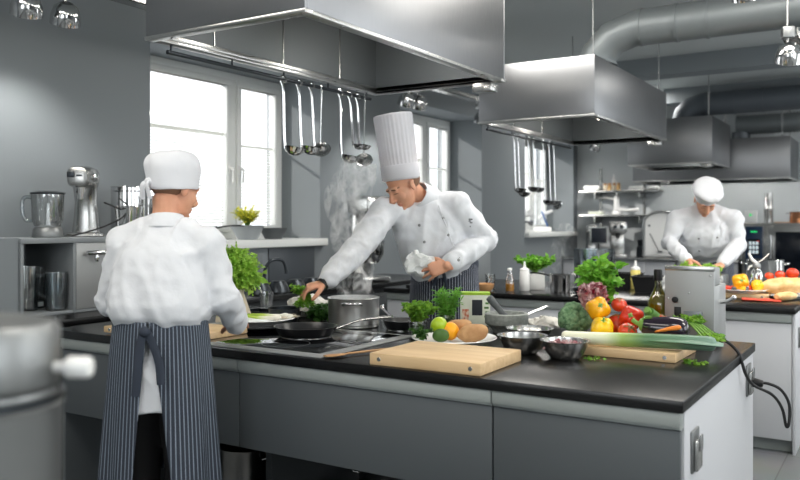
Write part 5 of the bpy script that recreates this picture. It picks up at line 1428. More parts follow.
# dark bowls upside down on the wall counter
for k, (y, l) in enumerate(((4.42, 'dark upturned bowl left in the row under the sill'), (4.62, 'dark upturned bowl, second in the row under the sill'), (4.82, 'dark upturned bowl, third in the row under the sill'), (5.02, 'dark upturned bowl at the right end of the row under the sill'))):
    b = MB(); b.lathe([(.085, 0), (.088, .004), (.075, .05), (.05, .085), (.0, .09), (0, .086), (.048, .08), (.072, .048), (.083, .004)], n=32); single('upturned_bowl', l, 'bowl', b, 'dark_metal', (-3.98, y, .9005), group='dark bowls on the wall counter')

# ================================================================== SECOND ISLAND
U = .9005
t = thing('steel_cabinet', 'tall grey steel appliance standing on the second island behind the chef', 'appliance', (-3.40, 5.75, U))
b = MB(); b.bb((0, 0, .02), (.44, .42, .40), .012); part('casing', b, 'box_grey', t)
b = MB(); b.bb((.03, -.012, .05), (.41, .002, .37), .004); part('front_door', b, 'rail', t)
b = MB(); b.cyl((.06, -.03, .12), (.06, -.03, .30), .008); b.cyl((.06, -.03, .13), (.06, -.01, .13), .006); b.cyl((.06, -.03, .29), (.06, -.01, .29), .006); part('handle', b, 'steel_mid', t)
for x in (.04, .40):
    b = MB(); b.bb((x - .02, .02, 0), (x + .02, .40, .02)); part('foot', b, 'rubber', t)
b = MB(); b.bb((-.16, -.11, 0), (.16, .11, .03), .006); single('baking_tray', 'black baking tray on the second island below the steel appliance', 'tray', b, 'iron', (-3.2, 5.55, U), .05)
# glasses, juice, wooden bowl, bottle, planter, saucepan, pots
for k, (x, y, l) in enumerate(((-2.86, 5.62, 'small clear glass on the second island by the chef elbow, left one'), (-2.74, 5.70, 'small clear glass on the second island by the chef elbow, right one'), (-2.80, 5.82, 'small clear glass on the second island by the chef elbow, rear one'))):
    t = thing('glass_tumbler', l, 'glass', (x, y, U), 0, 'small glasses on the second island')
    b = MB(); b.lathe([(0, 0), (.032, 0), (.034, .004), (.040, .11), (.038, .11), (.032, .01), (0, .008)], n=30); part('glass_body', b, 'clear', t)
b = MB(); b.lathe([(0, 0), (.05, 0), (.075, .03), (.082, .06), (.078, .06), (.07, .032), (.045, .01), (0, .01)], n=32); single('wooden_bowl', 'small wooden bowl on the second island beside the striped apron', 'bowl', b, 'wood_spoon', (-2.70, 5.50, U))
t = thing('juice_bottle', 'small clear bottle of orange juice left of the squeeze bottle', 'bottle', (-2.52, 5.58, U))
b = MB(); b.lathe([(0, 0), (.032, 0), (.034, .004), (.034, .09), (.018, .13), (.016, .16), (0, .16)], n=28); part('glass_body', b, 'clear', t)
b = MB(); b.lathe([(0, .006), (.031, .006), (.031, .06), (0, .06)], n=28); part('juice', b, 'orange_liquid', t)
b = MB(); b.cyl((0, 0, .16), (0, 0, .18), .018, bev=.002); part('cap', b, 'white_plastic', t)
def squeeze(label, loc, m, group):
    t = thing('squeeze_bottle', label, 'bottle', loc, 0, group)
    b = MB(); b.lathe([(0, 0), (.036, 0), (.039, .004), (.039, .14), (.034, .155), (0, .155)], n=30); part('bottle_body', b, m, t)
    b = MB(); b.lathe([(.036, .150), (.037, .165), (.028, .172), (.013, .178), (.006, .225), (.0, .226), (0, .15)], n=26); part('nozzle_cap', b, 'white_plastic', t)
    return t
squeeze('white squeeze bottle in front of the green potted herb', (-2.46, 5.72, U), 'white_plastic', 'squeeze bottles on the second island')
squeeze('yellowish sauce squeeze bottle left of the olive oil bottle', (-1.79, 6.35, U), 'yellow_liquid', 'squeeze bottles on the second island')
t = thing('potted_herb', 'bushy green herb in a square white pot on the second island', 'plant', (-2.45, 5.90, U), .4)
b = MB(); b.bb((-.075, -.075, 0), (.075, .075, .13), .006); part('pot', b, 'white_plastic', t)
b = MB(); b2 = MB(); sprigs(b2, b, (0, 0, .12), 60, .13, .16, rn, .034, .022, 8, .35); part('leaves', b, 'basil', t); part('stems', b2, 'stem', t)
GS = 'steel pots on the second island'
cooking_pot('small steel saucepan with a black handle, right of the potted herb', (-2.175, 5.72, U), .075, .135, math.radians(165), None, 'long', 'steel saucepans', 'chrome', 'saucepan', 'saucepan')
cooking_pot('steel pot with a dark lid behind the saucepan on the second island', (-2.06, 6.05, U), .105, .145, .3, 'dark_metal', 'loop', GS)
bowl('small steel bowl in front of the lidded pot on the second island', (-1.975, 5.62, U), .062, .05, 'steel bowls on the second island', 'dark_metal')
t = thing('storage_tub', 'large clear storage tub at the back of the second island', 'tub', (-2.18, 6.52, U))
b = MB(); b.lathe(vessel(.16, .17, .30, .003), n=44); part('tub_body', b, 'haze_plastic', t)
b = MB(); b.lathe([(0, .006), (.155, .006), (.16, .16), (0, .16)], n=36); part('contents', b, 'paper', t)
for k, (x, y, l) in enumerate(((-1.90, 6.42, 'black deep food tray on the second island behind the lettuce'), (-1.60, 6.12, 'black deep food tray on the second island just left of the oil bottle'))):
    t = thing('food_tray', l, 'tray', (x, y, U), .1, 'black deep food trays')
    R = [[V((sx_ * w, sy_ * d, z)) for sx_, sy_ in ((-1, -1), (1, -1), (1, 1), (-1, 1))] for w, d, z in ((.11, .08, 0), (.135, .10, .115), (.145, .11, .115), (.145, .11, .12), (.132, .097, .12), (.108, .078, .006))]
    b = MB(); b.rings(R); part('tray_body', b, 'plastic_black', t, smooth=False)
b = MB(); b.ell((0, 0, .07), (.07, .05, .07), None, 28, 18); b.jitter(.03, 15, 4); b.jitter(.01, 45, 7)
single('folded_cloth', 'white cloth bunched on the second island left of the oil bottle', 'cloth', b, 'cloth_white', (-1.40, 5.85, U), angle=25)
# chef's work: lettuce on a steel pan
t = thing('steel_pan', 'raised steel pan in which the third chef picks lettuce', 'pan', (-1.33, 6.42, U))
b = MB(); b.bb((-.2, -.14, 0), (.2, .14, .13), .01); part('pan_body', b, 'steel_mid', t)
t = thing('cut_lettuce', 'heap of bright green lettuce under the hands of the third chef', 'lettuce', (-1.33, 6.40, U + .131))
b = MB(); foliage(b, (0, 0, 0), 220, .15, .07, .045, .5, 1.0, .5, 4, rn, .3, lo=0); part('leaves', b, 'lettuce', t)
# plate of cut peppers, siphon, bread platter, red cloth, boards
PP = V((-.965, 6.06, U))
t = thing('serving_plate', 'white plate of cut peppers on the second island near the steel machine', 'plate', PP + V((0, 0, .031)))
b = MB(); b.lathe([(0, .0), (.11, 0), (.115, .004), (.17, .022), (.176, .026), (.174, .028), (.115, .010), (0, .008)], n=52); part('plate_body', b, 'porcelain', t)
board('pale wooden board under the plate of cut peppers', PP + V((-.17, -.14, 0)), (.36, .26, .03), .05)
bell_pepper('whole yellow orange pepper on the plate of cut peppers', PP + V((-.01, .03, .105)), .058, 'pepper_y', (1.3, .4, .2), 'peppers on the white plate')
bell_pepper('small yellow pepper piece at the right of the plate of cut peppers', PP + V((.105, .0, .085)), .040, 'pepper_y2', (.7, .6, .4), 'peppers on the white plate')
rr = random.Random(3)
cg = 'cut vegetable pieces on the white plate'
for k in range(16):
    a = rr.uniform(0, 6.28); d = rr.uniform(.05, .135); m = ('pepper_r', 'pepper_r', 'tomato', 'courgette', 'aubergine', 'pepper_y')[k % 6]
    if k == 5: m = 'pepper_r'
    nmz = {'pepper_r': 'red pepper piece', 'tomato': 'tomato piece', 'courgette': 'green vegetable piece', 'aubergine': 'purple vegetable piece', 'pepper_y': 'yellow pepper piece'}[m]
    b = MB(); b.ell((0, 0, 0), (.028, .016, .018), None, 14, 10)
    b.jitter(.005, 40, k); single('vegetable_piece', 'chopped %s in the pile on the white plate' % nmz, 'vegetable', b, m, PP + V((math.cos(a) * d, math.sin(a) * d * .9, .062)), rr.uniform(0, 3), cg + ', ' + nmz)
t = thing('cream_siphon', 'steel cream siphon with a white lever on the second island', 'siphon', (-.905, 6.34, U), .3)
b = MB(); b.lathe([(0, 0), (.040, 0), (.042, .004), (.042, .14), (.036, .165), (.022, .185), (.022, .195), (0, .195)], n=36); part('bottle_body', b, 'chrome', t)
b = MB(); b.lathe([(0, .19), (.030, .19), (.032, .196), (.030, .215), (.016, .235), (0, .236)], n=30); hd = part('head', b, 'dull_steel', t)
b = MB(); b.tube([(0, 0, .225), (-.03, 0, .25), (-.055, 0, .30)], [.013, .012, .009], 12); b.tube([(-.01, 0, .215), (-.05, 0, .20), (-.058, 0, .175)], [.009, .008, .006], 10); part('nozzle', b, 'white_plastic', hd)
b = MB(); b.tube([(0, 0, .225), (.04, 0, .25), (.085, 0, .295)], [.012, .013, .011], 12, flat=.7); part('charger_holder', b, 'steel_mid', hd)
BR = V((-.70, 6.16, U))
t = thing('serving_plate', 'white platter under the flat bread at the right edge', 'plate', BR)
b = MB(); b.lathe([(0, .0), (.11, 0), (.115, .004), (.18, .022), (.186, .026), (.184, .028), (.115, .010), (0, .008)], n=52); part('plate_body', b, 'porcelain', t)
t = thing('flat_bread', 'golden flat bread on the platter at the right edge', 'bread', BR + V((.01, -.02, .032)), .2)
b = MB(); b.ell((0, 0, .052), (.175, .11, .056), (0, -.06, 0), 36, 16); b.jitter(.012, 14, 2); b.jitter(.004, 60, 2); part('crust', b, 'bread', t)
for k, (dx, dy, dz, r, l) in enumerate(((-.10, .03, .145, .032, 'tomato on the flat bread, leftmost of the row'), (-.03, .03, .155, .036, 'tomato on the flat bread, second in the row'), (.045, .05, .168, .043, 'largest tomato on the flat bread'), (.13, .06, .145, .034, 'tomato on the flat bread at the picture edge'))):
    sphere_fruit('tomato', l, 'tomato', BR + V((dx, dy, dz)), r, 'tomato', 'tomatoes on the flat bread', (.2, .3, k), 'calyx', (1, 1, .85))
b = MB(); b.bb((-.12, -.06, 0), (.12, .06, .006), .002)
bmesh.ops.subdivide_edges(b.bm, edges=b.bm.edges[:], cuts=5, use_grid_fill=True)
for v in b.bm.verts: v.co.z = v.co.z * 1.0 + .012 * (noise.noise(v.co * 14) + .45)
single('red_cloth', 'folded red cloth on the second island in front of the bread', 'cloth', b, 'red_cloth', (-.80, 5.80, U + .001), .15)
# paper wrapped loaf hanging over the board
b = MB(); b.tube(crv([(-.10, 0, .03), (0, 0, .032), (.10, 0, .03)]), [.02, .03, .034, .035, .036, .037, .037, .037, .036, .036, .034, .03, .02], 18, flat=.8); b.jitter(.006, 30, 5)
single('bread_roll', 'crusty long bread roll leaning at the far right edge of the counter', 'bread', b, 'bread', (-.665, 5.90, U), 1.1)

# ================================================================== BACK OF THE KITCHEN
def pby(px, x): pass
# wall shelves
for z, y0, l in ((1.90, 12.35, 'upper steel wall shelf with white packages at the back'), (1.52, 12.40, 'lower steel wall shelf with the white press at the back')):
    t = thing('wall_shelf', l, 'shelf', (-4.40, 12.40, z), 0, 'steel wall shelves')
    b = MB(); b.bb((0, 0, 0), (1.25, .345, .03), .004); part('shelf_board', b, 'steel_mid', t)
    for x in (.25, .95):
        b = MB(); b.bb((x, .01, -.10), (x + .02, .345, 0), .002); part('bracket', b, 'steel_mid', t)
for k, x in enumerate((-4.15, -3.45)):
    b = MB(); b.bb((-.02, -.008, 0), (.02, 0, 1.05)); single('shelf_upright', ('left vertical steel rail that carries the wall shelves', 'right vertical steel rail that carries the wall shelves')[k], 'shelf rail', b, 'steel_mid', (x, YB - .002, 1.25), group='shelf rails')
for k, (x, w, h, m, l) in enumerate(((-4.22, .26, .09, 'cloth_white', 'white folded bundle at the left end of the upper shelf'), (-3.52, .22, .065, 'white_plastic', 'white tub on the upper shelf, left one'), (-3.26, .18, .065, 'white_plastic', 'white tub on the upper shelf, right one'))):
    b = MB(); b.bb((-w / 2, -.09, 0), (w / 2, .09, h), .03); single('storage_tub', l, 'tub', b, m, (x, 12.55, 1.931), group='white tubs on the upper shelf' if k else None)
for k, x in enumerate((-4.0, -3.93, -3.86, -3.79)):
    t = thing('spice_jar', ('leftmost spice jar with a wooden lid on the upper shelf', 'second spice jar from the left on the upper shelf', 'third spice jar from the left on the upper shelf', 'rightmost spice jar on the upper shelf')[k], 'jar', (x, 12.5, 1.931), 0, 'spice jars on the upper shelf')
    b = MB(); b.lathe([(0, 0), (.028, 0), (.030, .004), (.030, .085), (0, .085)], n=20); part('jar_body', b, 'bread' if k % 2 else 'paper', t)
    b = MB(); b.cyl((0, 0, .086), (0, 0, .12), .027, bev=.003); part('lid', b, 'wood_spoon', t)
t = thing('oil_cruet', 'slim white bottle standing behind the spice jars on the upper shelf', 'bottle', (-3.90, 12.62, 1.931))
b = MB(); b.lathe([(0, 0), (.03, 0), (.03, .16), (.012, .2), (.012, .26), (0, .26)], n=20); part('glass_body', b, 'white_plastic', t)
t = thing('pasta_press', 'white press with a long arm on the lower shelf', 'machine', (-3.83, 12.55, 1.551))
b = MB(); b.bb((-.06, -.05, 0), (.06, .05, .05), .01); b.cyl((0, 0, .05), (0, 0, .30), .05, .04, bev=.006); part('body', b, 'white_plastic', t)
b = MB(); b.tube([(-.03, 0, .24), (-.16, 0, .27), (-.30, 0, .27)], .016, 10); part('arm', b, 'white_plastic', t)
b = MB(); b.tube([(.04, 0, .08), (.16, 0, .07), (.34, 0, .08)], [.03, .022, .03], 12); part('spout_tube', b, 'white_plastic', t)
b = MB(); b.cyl((0, 0, .30), (0, 0, .36), .012, .02); part('top_knob', b, 'chrome', t)
b = MB(); b.bb((-.11, -.07, 0), (.11, .07, .055), .004); single('cardboard_box', 'small white box at the left of the lower shelf', 'box', b, 'carton', (-4.16, 12.55, 1.551))
# counter along the back wall
b = MB(); b.bb((-4.54, 12.0, .862), (-1.95, YB - .002, .9), .004); single('worktop', 'steel worktop along the back wall below the shelves', 'worktop', b, 'steel_mid')
for k, x in enumerate((-4.53, -3.66, -2.80)):
    t = thing('base_cabinet', ('base cabinet in the back left corner', 'base cabinet of the back counter below the arched board', 'base cabinet of the back counter next to the oven')[k], 'cabinet', (x, 12.04, 0), 0, 'base cabinets of the back counter')
    b = MB(); b.bb((0, .02, .08), (.84, .69, .861)); part('carcass', b, 'panel_light', t)
    for q in (0, 1):
        b = MB(); b.bb((q * .42 + .003, 0, .09), (q * .42 + .417, .02, .84), .002); part('door', b, 'panel_light', t)
    b = MB(); b.bb((0, .06, 0), (.84, .66, .08)); part('toe_kick', b, 'rail', t)
mixer('steel mixer partly hidden behind the small monitor at the back', (-4.17, 12.35, .9005), .5, 1.25, 'steel_mid')
t = thing('coffee_machine', 'steel coffee machine with a dark handle at the back, right of the monitor', 'machine', (-3.74, 12.3, .9005), .35)
b = MB(); b.bb((-.13, -.12, 0), (.13, .16, .04), .01); b.bb((-.10, .05, .04), (.10, .16, .36), .01); b.bb((-.13, -.13, .36), (.13, .17, .54), .02); part('casing', b, 'steel_mid', t)
for q in (-.05, .05):
    b = MB(); b.cyl((q, -.135, .46), (q, -.128, .46), .03); part('dial', b, 'dark_metal', t)
b = MB(); b.cyl((0, -.06, .30), (0, -.06, .36), .035); b.tube([(0, -.06, .33), (.0, -.18, .32), (.0, -.24, .30)], .013, 10); part('filter_handle', b, 'plastic_black', t)
t = thing('monitor', 'small black square monitor at the back below the shelves', 'monitor', (-3.98, 12.12, .9005), .4)
b = MB(); b.bb((-.13, 0, .20), (.13, .04, .46), .008); part('housing', b, 'rail', t)
b = MB(); b.bb((-.115, -.004, .215), (.115, .001, .445)); part('screen', b, 'screen', t)
b = MB(); b.cyl((0, .03, .01), (0, .03, .21), .014); b.bb((-.09, -.05, 0), (.09, .1, .012), .004); part('stand', b, 'plastic_black', t)
t = thing('arched_board', 'white board in a grey arched frame standing by the back wall', 'board', (-3.06, 12.25, .9005), .12)
arc = [(-.26, 0), (-.26, .50)] + [(-.26 * math.cos(a), .50 + .17 * math.sin(a)) for a in [PI * i / 16 for i in range(1, 16)]] + [(.26, .50), (.26, 0)]
b = MB(); b.tube([(x, 0, z + .02) for x, z in arc], .022, 10); b.tube([(-.26, 0, .02), (.26, 0, .02)], .022, 10); part('frame', b, 'dull_steel', t)
b = MB(); v1 = [(x, -.006, z + .02) for x, z in arc]; v2 = [(x, .008, z + .02) for x, z in arc]; n_ = len(arc)
b.raw(v1 + v2, [tuple(range(n_)), tuple(range(2 * n_ - 1, n_ - 1, -1))] + [(i, (i + 1) % n_, n_ + (i + 1) % n_, n_ + i) for i in range(n_)]); part('panel', b, 'white_plastic', t, smooth=False)
b = MB(); b.tube([(-.17, -.012, .36), (-.04, -.012, .10)], .006, 6); b.ell((-.02, -.02, .09), (.04, .014, .014), None, 14, 8); part('hook_cord', b, 'dark_metal', t)
b = MB(); b.ell((.17, -.02, .10), (.045, .014, .014), None, 14, 8); part('latch', b, 'dark_metal', t)
b = MB(); b.ell((-.18, -.012, .48), .015, None, 12, 8); part('pivot', b, 'dark_metal', t)
for k, (x, y, w, h, l) in enumerate(((-2.54, 12.14, .14, .10, 'dark steel container right of the arched board'),)):
    b = MB(); b.bb((-w, -.09, 0), (w, .09, h), .012); single('steel_container', l, 'container', b, 'dark_metal', (x, y, .9005), group=None)
t = thing('coffee_grinder', 'small dark grinder beside the arched board', 'grinder', (-3.42, 12.45, .9005))
b = MB(); b.lathe([(0, 0), (.07, 0), (.07, .15), (.05, .17), (.06, .26), (0, .27)], n=24); part('body', b, 'dark_metal', t)
# oven
t = thing('combi_oven', 'steel combi oven with a dark control display at the back right', 'oven', (-1.90, 11.92, 0))
b = MB(); b.bb((0, .05, .62), (.98, .78, 1.42), .012); part('casing', b, 'steel_mid', t)
b = MB(); b.bb((.02, .1, 0), (.96, .74, .62), .004); part('stand', b, 'dull_steel', t)
b = MB(); b.bb((.05, .018, .78), (.27, .05, 1.37), .004); cp = part('control_panel', b, 'screen_blue', t)
b = MB(); b.bb((.085, .012, .98), (.235, .0178, 1.20)); part('display', b, 'screen', cp)
b = MB()
for i in range(3):
    for j in range(3): b.bb((.10 + i * .043, .008, 1.0 + j * .06), (.132 + i * .043, .0118, 1.045 + j * .06))
part('display_icons', b, 'screen_icons', cp)
b = MB(); b.bb((.12, .012, 1.29), (.20, .0178, 1.31)); part('status_light', b, 'green_light', cp)
b = MB(); b.bb((.20, .008, 1.165), (.226, .0118, 1.178)); part('warning_digits', b, 'red_light', cp)
b = MB(); b.bb((.33, .02, .66), (.96, .05, 1.39), .008); dr = part('door', b, 'steel_mid', t)
b = MB(); b.bb((.43, .014, .74), (.92, .0198, 1.30), .004); part('door_glass', b, 'screen', dr)
b = MB(); b.cyl((.375, -.02, .8), (.375, -.02, 1.25), .013); b.cyl((.375, -.02, .85), (.375, .02, .85), .009); b.cyl((.375, -.02, 1.2), (.375, .02, 1.2), .009); part('door_handle', b, 'chrome', dr)
t = thing('exhaust_pipe', 'short steel exhaust pipe on top of the oven', 'pipe', (-1.60, 12.3, 1.421))
b = MB(); b.lathe([(.055, 0), (.062, 0), (.062, .16), (.066, .17), (.066, .21), (.058, .22), (.055, .42), (.049, .42), (.05, .2), (.055, .0)], n=28); part('tube', b, 'steel_mid', t)
b = MB(); b.lathe([(0, .36), (.05, .36), (.05, .365), (0, .365)], n=24); part('dark_core', b, 'plastic_black', t)
t = thing('timer_box', 'small white box with a green light on top of the oven', 'timer', (-1.80, 12.1, 1.421))
b = MB(); b.bb((-.08, -.05, 0), (.08, .05, .17), .01); part('casing', b, 'white_plastic', t)
b = MB(); b.cyl((0, -.056, .11), (0, -.049, .11), .018); part('pilot_light', b, 'green_light', t)
cooking_pot('copper pot standing on the oven at the right edge', (-1.22, 12.15, 1.421), .10, .15, .4, None, 'loop', None, 'copper')
b = MB(); b.bb((0, 0, 0), (.20, .03, .012), .003); b.jitter(.002, 20); single('wooden_spatula', 'small utensil lying on the oven left of the copper pot', 'spatula', b, 'wood_spoon', (-1.50, 12.05, 1.4235), .2)
cooking_pot('large steel stock pot between the siphon and the oven', (-1.02, 7.62, .9005), .15, .20, .3, None, 'loop', GS, 'chrome')
t = thing('prep_table', 'steel prep table behind the second island, under the stock pot', 'table', (-1.40, 7.50, 0))
b = MB(); b.bb((0, 0, .862), (1.3, .6, .9), .004); part('table_top', b, 'steel_mid', t)
for q in ((.03, .03), (1.27, .03), (.03, .57), (1.27, .57)):
    b = MB(); b.bb((q[0] - .02, q[1] - .02, 0), (q[0] + .02, q[1] + .02, .862)); part('leg', b, 'steel_mid', t)
b = MB(); b.bb((.05, .05, .2), (1.25, .55, .22)); part('lower_shelf', b, 'steel_mid', t)
# things on the far sill
t = thing('stand_mixer', 'white mixer silhouette on the far window sill', 'mixer', (-4.78, 11.15, SZ), .8, 'stand mixers')
b = MB(); b.bb((-.1, -.15, 0), (.1, .12, .03), .012); b.bb((-.05, .04, .03), (.05, .12, .24), .02); part('base', b, 'white_plastic', t)
b = MB(); b.tube([(0, -.16, .29), (0, -.1, .29), (0, .05, .29), (0, .14, .28)], [.045, .06, .062, .04], 20); part('motor_head', b, 'white_plastic', t)
b = MB(); b.lathe([(0, .035), (.05, .04), (.085, .10), (.09, .17), (.085, .17), (.08, .1), (0, .05)], (0, -.06, 0), 28); part('bowl', b, 'chrome', t)
t = thing('meat_slicer', 'white slicer with a blue guard on the far window sill', 'machine', (-4.76, 11.75, SZ), .4)
b = MB(); b.bb((-.14, -.18, 0), (.14, .18, .08), .02); part('base', b, 'white_plastic', t)
b = MB(); b.lathe([(0, -.015), (.13, -.012), (.135, 0), (.13, .012), (0, .015)], (.04, 0, .20), 32, (0, 1.2, 0)); part('blade', b, 'blue', t)
b = MB(); b.tube([(-.05, -.05, .20), (.02, -.05, .27), (.16, -.05, .33)], [.03, .03, .022], 12); part('arm', b, 'white_plastic', t)

# ================================================================== close foreground: urn on a trolley
UC = V((-.985, .575, 0))
t = thing('service_trolley', 'steel trolley top under the blurred urn in the close foreground', 'trolley', (UC.x, UC.y, 0))
b = MB(); b.bb((-.30, -.25, .86), (.22, .25, .90), .01); part('top_tray', b, 'steel_mid', t)
for q in ((-.27, -.22), (.19, -.22), (-.27, .22), (.19, .22)):
    b = MB(); b.cyl((q[0], q[1], .0), (q[0], q[1], .86), .015); part('leg', b, 'steel_mid', t)
t = thing('steel_urn', 'blurred steel urn with a side knob in the close foreground', 'urn', (UC.x, UC.y, .9005), math.radians(32))
b = MB(); b.lathe([(0, 0), (.092, 0), (.096, .004), (.096, .285), (.098, .292), (.090, .30), (.088, .31), (.092, .315), (.094, .322), (.094, .385), (.088, .394), (.05, .402), (0, .405)], n=56); part('body', b, 'dull_steel', t)
b = MB(); b.lathe([(.096, .294), (.099, .296), (.099, .304), (.094, .306)], n=56); part('seal_ring', b, 'dark_metal', t)
b = MB(); b.cyl((.09, 0, .338), (.112, 0, .338), .007); b.lathe([(0, 0), (.011, 0), (.0135, .004), (.0135, .028), (.011, .032), (0, .033)], (.108, 0, .338), 24, frame((1, 0, 0))); part('knob', b, 'white_plastic', t)
b = MB(); b.lathe([(0, .404), (.02, .404), (.022, .414), (0, .418)], n=24); part('lid_knob', b, 'dark_metal', t)
# ================================================================== steam
def steam(label, loc, blobs, dens, nm='steam'):
    b = MB()
    for c, r in blobs: b.ell(c, r, None, 20, 12)
    me = remesh(b, .02, 3, 'steam')
    m = bpy.data.materials.new('water_steam'); m.use_nodes = True; nt = m.node_tree; nt.nodes.remove(nt.nodes['Principled BSDF']); L = nt.links
    tc = nt.nodes.new('ShaderNodeTexCoord'); mp = nt.nodes.new('ShaderNodeMapping'); mp.inputs['Scale'].default_value = (1, 1, .6)
    n = nt.nodes.new('ShaderNodeTexNoise'); n.inputs['Scale'].default_value = 14; n.inputs['Detail'].default_value = 4; n.inputs['Distortion'].default_value = 1.6
    mr = nt.nodes.new('ShaderNodeMapRange'); mr.inputs['From Min'].default_value = .52; mr.inputs['From Max'].default_value = .75; mr.inputs['To Max'].default_value = dens
    pv = nt.nodes.new('ShaderNodeVolumePrincipled'); pv.inputs['Color'].default_value = (1, 1, 1, 1); pv.inputs['Anisotropy'].default_value = .2
    L.new(tc.outputs['Object'], mp.inputs['Vector']); L.new(mp.outputs['Vector'], n.inputs['Vector']); L.new(n.outputs['Fac'], mr.inputs['Value']); L.new(mr.outputs['Result'], pv.inputs['Density'])
    L.new(pv.outputs['Volume'], nt.nodes['Material Output'].inputs['Volume'])
    o = link(nm, me, m, None, loc, angle=180)
    tag(o, label, 'steam', None, 'stuff'); return o
steam('white steam rising from the steel pot in front of the chef', POT + V((0, 0, .12)), [((0, 0, .04), (.11, .11, .06)), ((-.03, .04, .16), (.11, .11, .14)), ((-.07, .07, .34), (.12, .11, .16)), ((-.12, .12, .52), (.14, .12, .17)), ((-.06, .12, .66), (.11, .11, .11))], 20)
steam('faint steam above the small saucepan on the second island', (-2.175, 5.72, U + .13), [((0, 0, .03), (.06, .06, .05)), ((-.02, .02, .14), (.08, .07, .12)), ((.03, .03, .28), (.10, .08, .12))], 9)

# ================================================================== LIGHT
W_ = bpy.data.worlds.new('daylight'); SC.world = W_; W_.use_nodes = True
bg = W_.node_tree.nodes['Background']; bg.inputs[0].default_value = (.93, .97, 1.0, 1); bg.inputs[1].default_value = 5.0
def area(nm, loc, rot, sx_, sy_, power, color=(1, 1, 1), portal=False, spread=180):
    l = bpy.data.lights.new(nm, 'AREA'); l.shape = 'RECTANGLE'; l.size = sx_; l.size_y = sy_; l.energy = power; l.color = color; l.spread = math.radians(spread)
    if portal: l.cycles.is_portal = True
    o = bpy.data.objects.new(nm, l); COL.objects.link(o); o.location = loc; o.rotation_euler = rot; return o
for i, (y0, y1) in enumerate(REC):
    area('window_portal', (XW - .06, (y0 + y1) / 2, (ZS + ZH) / 2), (0, -PI / 2, 0), ZH - ZS, y1 - y0, 1, portal=True)
# unseen glowing panels added under the ceiling to brighten the room
def fill_panel(label, x, y, power, w=1.5, d=.6, drop=.04):
    t = thing('ceiling_fill_panel', label, 'added ceiling light', (x, y, ZC - drop), 0, 'added ceiling fill panels')
    b = MB(); b.bb((-w / 2 - .03, -d / 2 - .03, 0), (w / 2 + .03, d / 2 + .03, drop - .002), .004); part('housing', b, 'white_frame', t)
    b = MB(); b.bb((-w / 2, -d / 2, -.004), (w / 2, d / 2, -.0005)); part('diffuser', b, 'lamp_glow', t)
    area('fill_panel_light', (x, y, ZC - drop - .012), (0, 0, 0), w, d, power, (1, .985, .96))
for x, y, p, l in ((-3.0, .9, 18, 'over the aisle beside the wall pier'), (-1.2, .6, 8, 'over the aisle behind the woman'), (.6, 1.4, 16, 'over the near right end of the island'), (1.5, 3.6, 34, 'over the right aisle beside the front island'),
                 (-2.35, 4.85, 30, 'between the two nearest hoods'), (-.45, 4.9, 24, 'above the right end of the aisle between the islands'), (1.2, 6.6, 46, 'over the right aisle beside the second island'), (.5, 9.0, 46, 'over the right aisle farther back'), (.35, 11.5, 60, 'over the right aisle by the back wall'), (-3.55, 11.1, 60, 'in the far left corner near the wall shelves')):
    fill_panel('added ceiling fill panel ' + l, x, y, p)
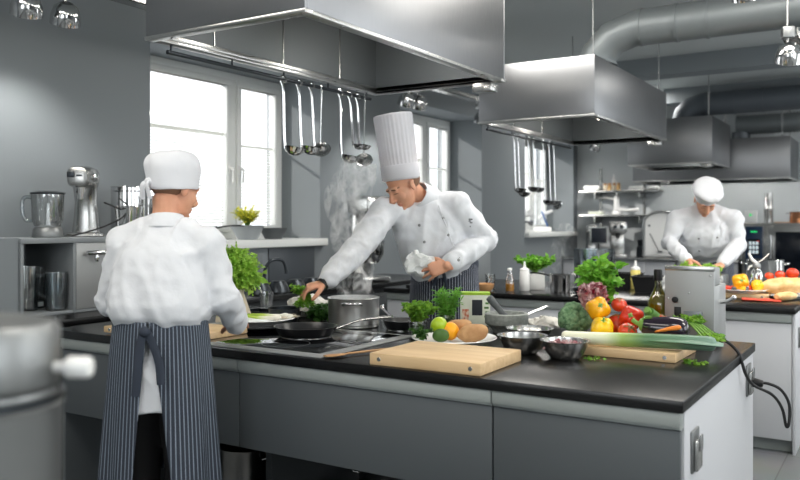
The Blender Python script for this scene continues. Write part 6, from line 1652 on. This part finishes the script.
# light of the spotlights, then lamps added inside the hoods as fill
for o in [o for o in bpy.data.objects if o.name.startswith('spotlight') and o.parent is None]:
    l = bpy.data.lights.new('spotlight_lamp', 'SPOT'); l.energy = 26; l.spot_size = math.radians(100); l.spot_blend = .6; l.shadow_soft_size = .05; l.color = (1, .97, .92)
    q = bpy.data.objects.new('spotlight_lamp', l); COL.objects.link(q); q.location = o.location + V((.03, 0, -.075)); q.rotation_euler = (0, .35, 0)
for h_, (w, d, hh) in ((H1, (.855, 1.73, .46)), (H2, (.92, 2.06, .43)), (H3, (1.04, 1.2, .57)), (H4, (2.09, .96, .5))):
    for k, fy in enumerate((.25, .75)):
        fx = .5 if h_ is not H4 else (.25, .75)[k]; fy = fy if h_ is not H4 else .35
        b = MB(); b.lathe([(0, hh * .38), (.03, hh * .38), (.035, hh * .42), (.035, hh * .52), (0, hh * .52)], (w * fx, d * fy, 0), 24); part('hood_fill_lamp', b, 'lamp_glow', h_)
        l = bpy.data.lights.new('hood_fill_light', 'POINT'); l.energy = 4 if h_ is not H4 else 14; l.shadow_soft_size = .04; l.color = (1, .97, .92)
        q = bpy.data.objects.new('hood_fill_light', l); COL.objects.link(q); q.location = h_.location + V((w * fx, d * fy, hh * .34))
for (a, c) in RW: area('window_portal', (XR + .06, (a + c) / 2, (RZ0 + RZ1) / 2), (0, PI / 2, 0), RZ1 - RZ0, c - a, 1, portal=True)
for (a, c) in FWN: area('window_portal', ((a + c) / 2, YF - .06, (RZ0 + RZ1) / 2), (-PI / 2, 0, 0), c - a, RZ1 - RZ0, 1, portal=True)
sun = bpy.data.lights.new('sun', 'SUN'); sun.energy = 8.0; sun.angle = math.radians(1.0); sun.color = (1, .96, .9)
so = bpy.data.objects.new('sun', sun); COL.objects.link(so); so.rotation_euler = V((.62, .70, -.36)).to_track_quat('-Z', 'Y').to_euler()

# ================================================================== CAMERA
cd = bpy.data.cameras.new('camera'); cam = bpy.data.objects.new('camera', cd); COL.objects.link(cam); SC.camera = cam
cam.location = (0, 0, 1.42); cam.rotation_euler = (PI / 2, 0, math.radians(32.1))
cd.sensor_width = 36; cd.lens = 36 * 802 / 800; cd.shift_y = -17 / 800
cd.clip_start = .05; cd.clip_end = 100
cd.dof.use_dof = True; cd.dof.focus_distance = 3.6; cd.dof.aperture_fstop = 2.6
SC.view_settings.view_transform = 'Standard'; SC.view_settings.look = 'None'; SC.view_settings.gamma = 1; SC.view_settings.exposure = -0.1
SC.view_settings.use_curve_mapping = False
SC.cycles.max_bounces = 12; SC.cycles.diffuse_bounces = 6; SC.cycles.volume_bounces = 3; SC.cycles.transparent_max_bounces = 24; SC.cycles.caustics_reflective = False; SC.cycles.caustics_refractive = False
SC.cycles.sample_clamp_indirect = 6; SC.cycles.use_denoising = True
SC.cycles.volume_step_rate = 1.0; SC.cycles.volume_max_steps = 256
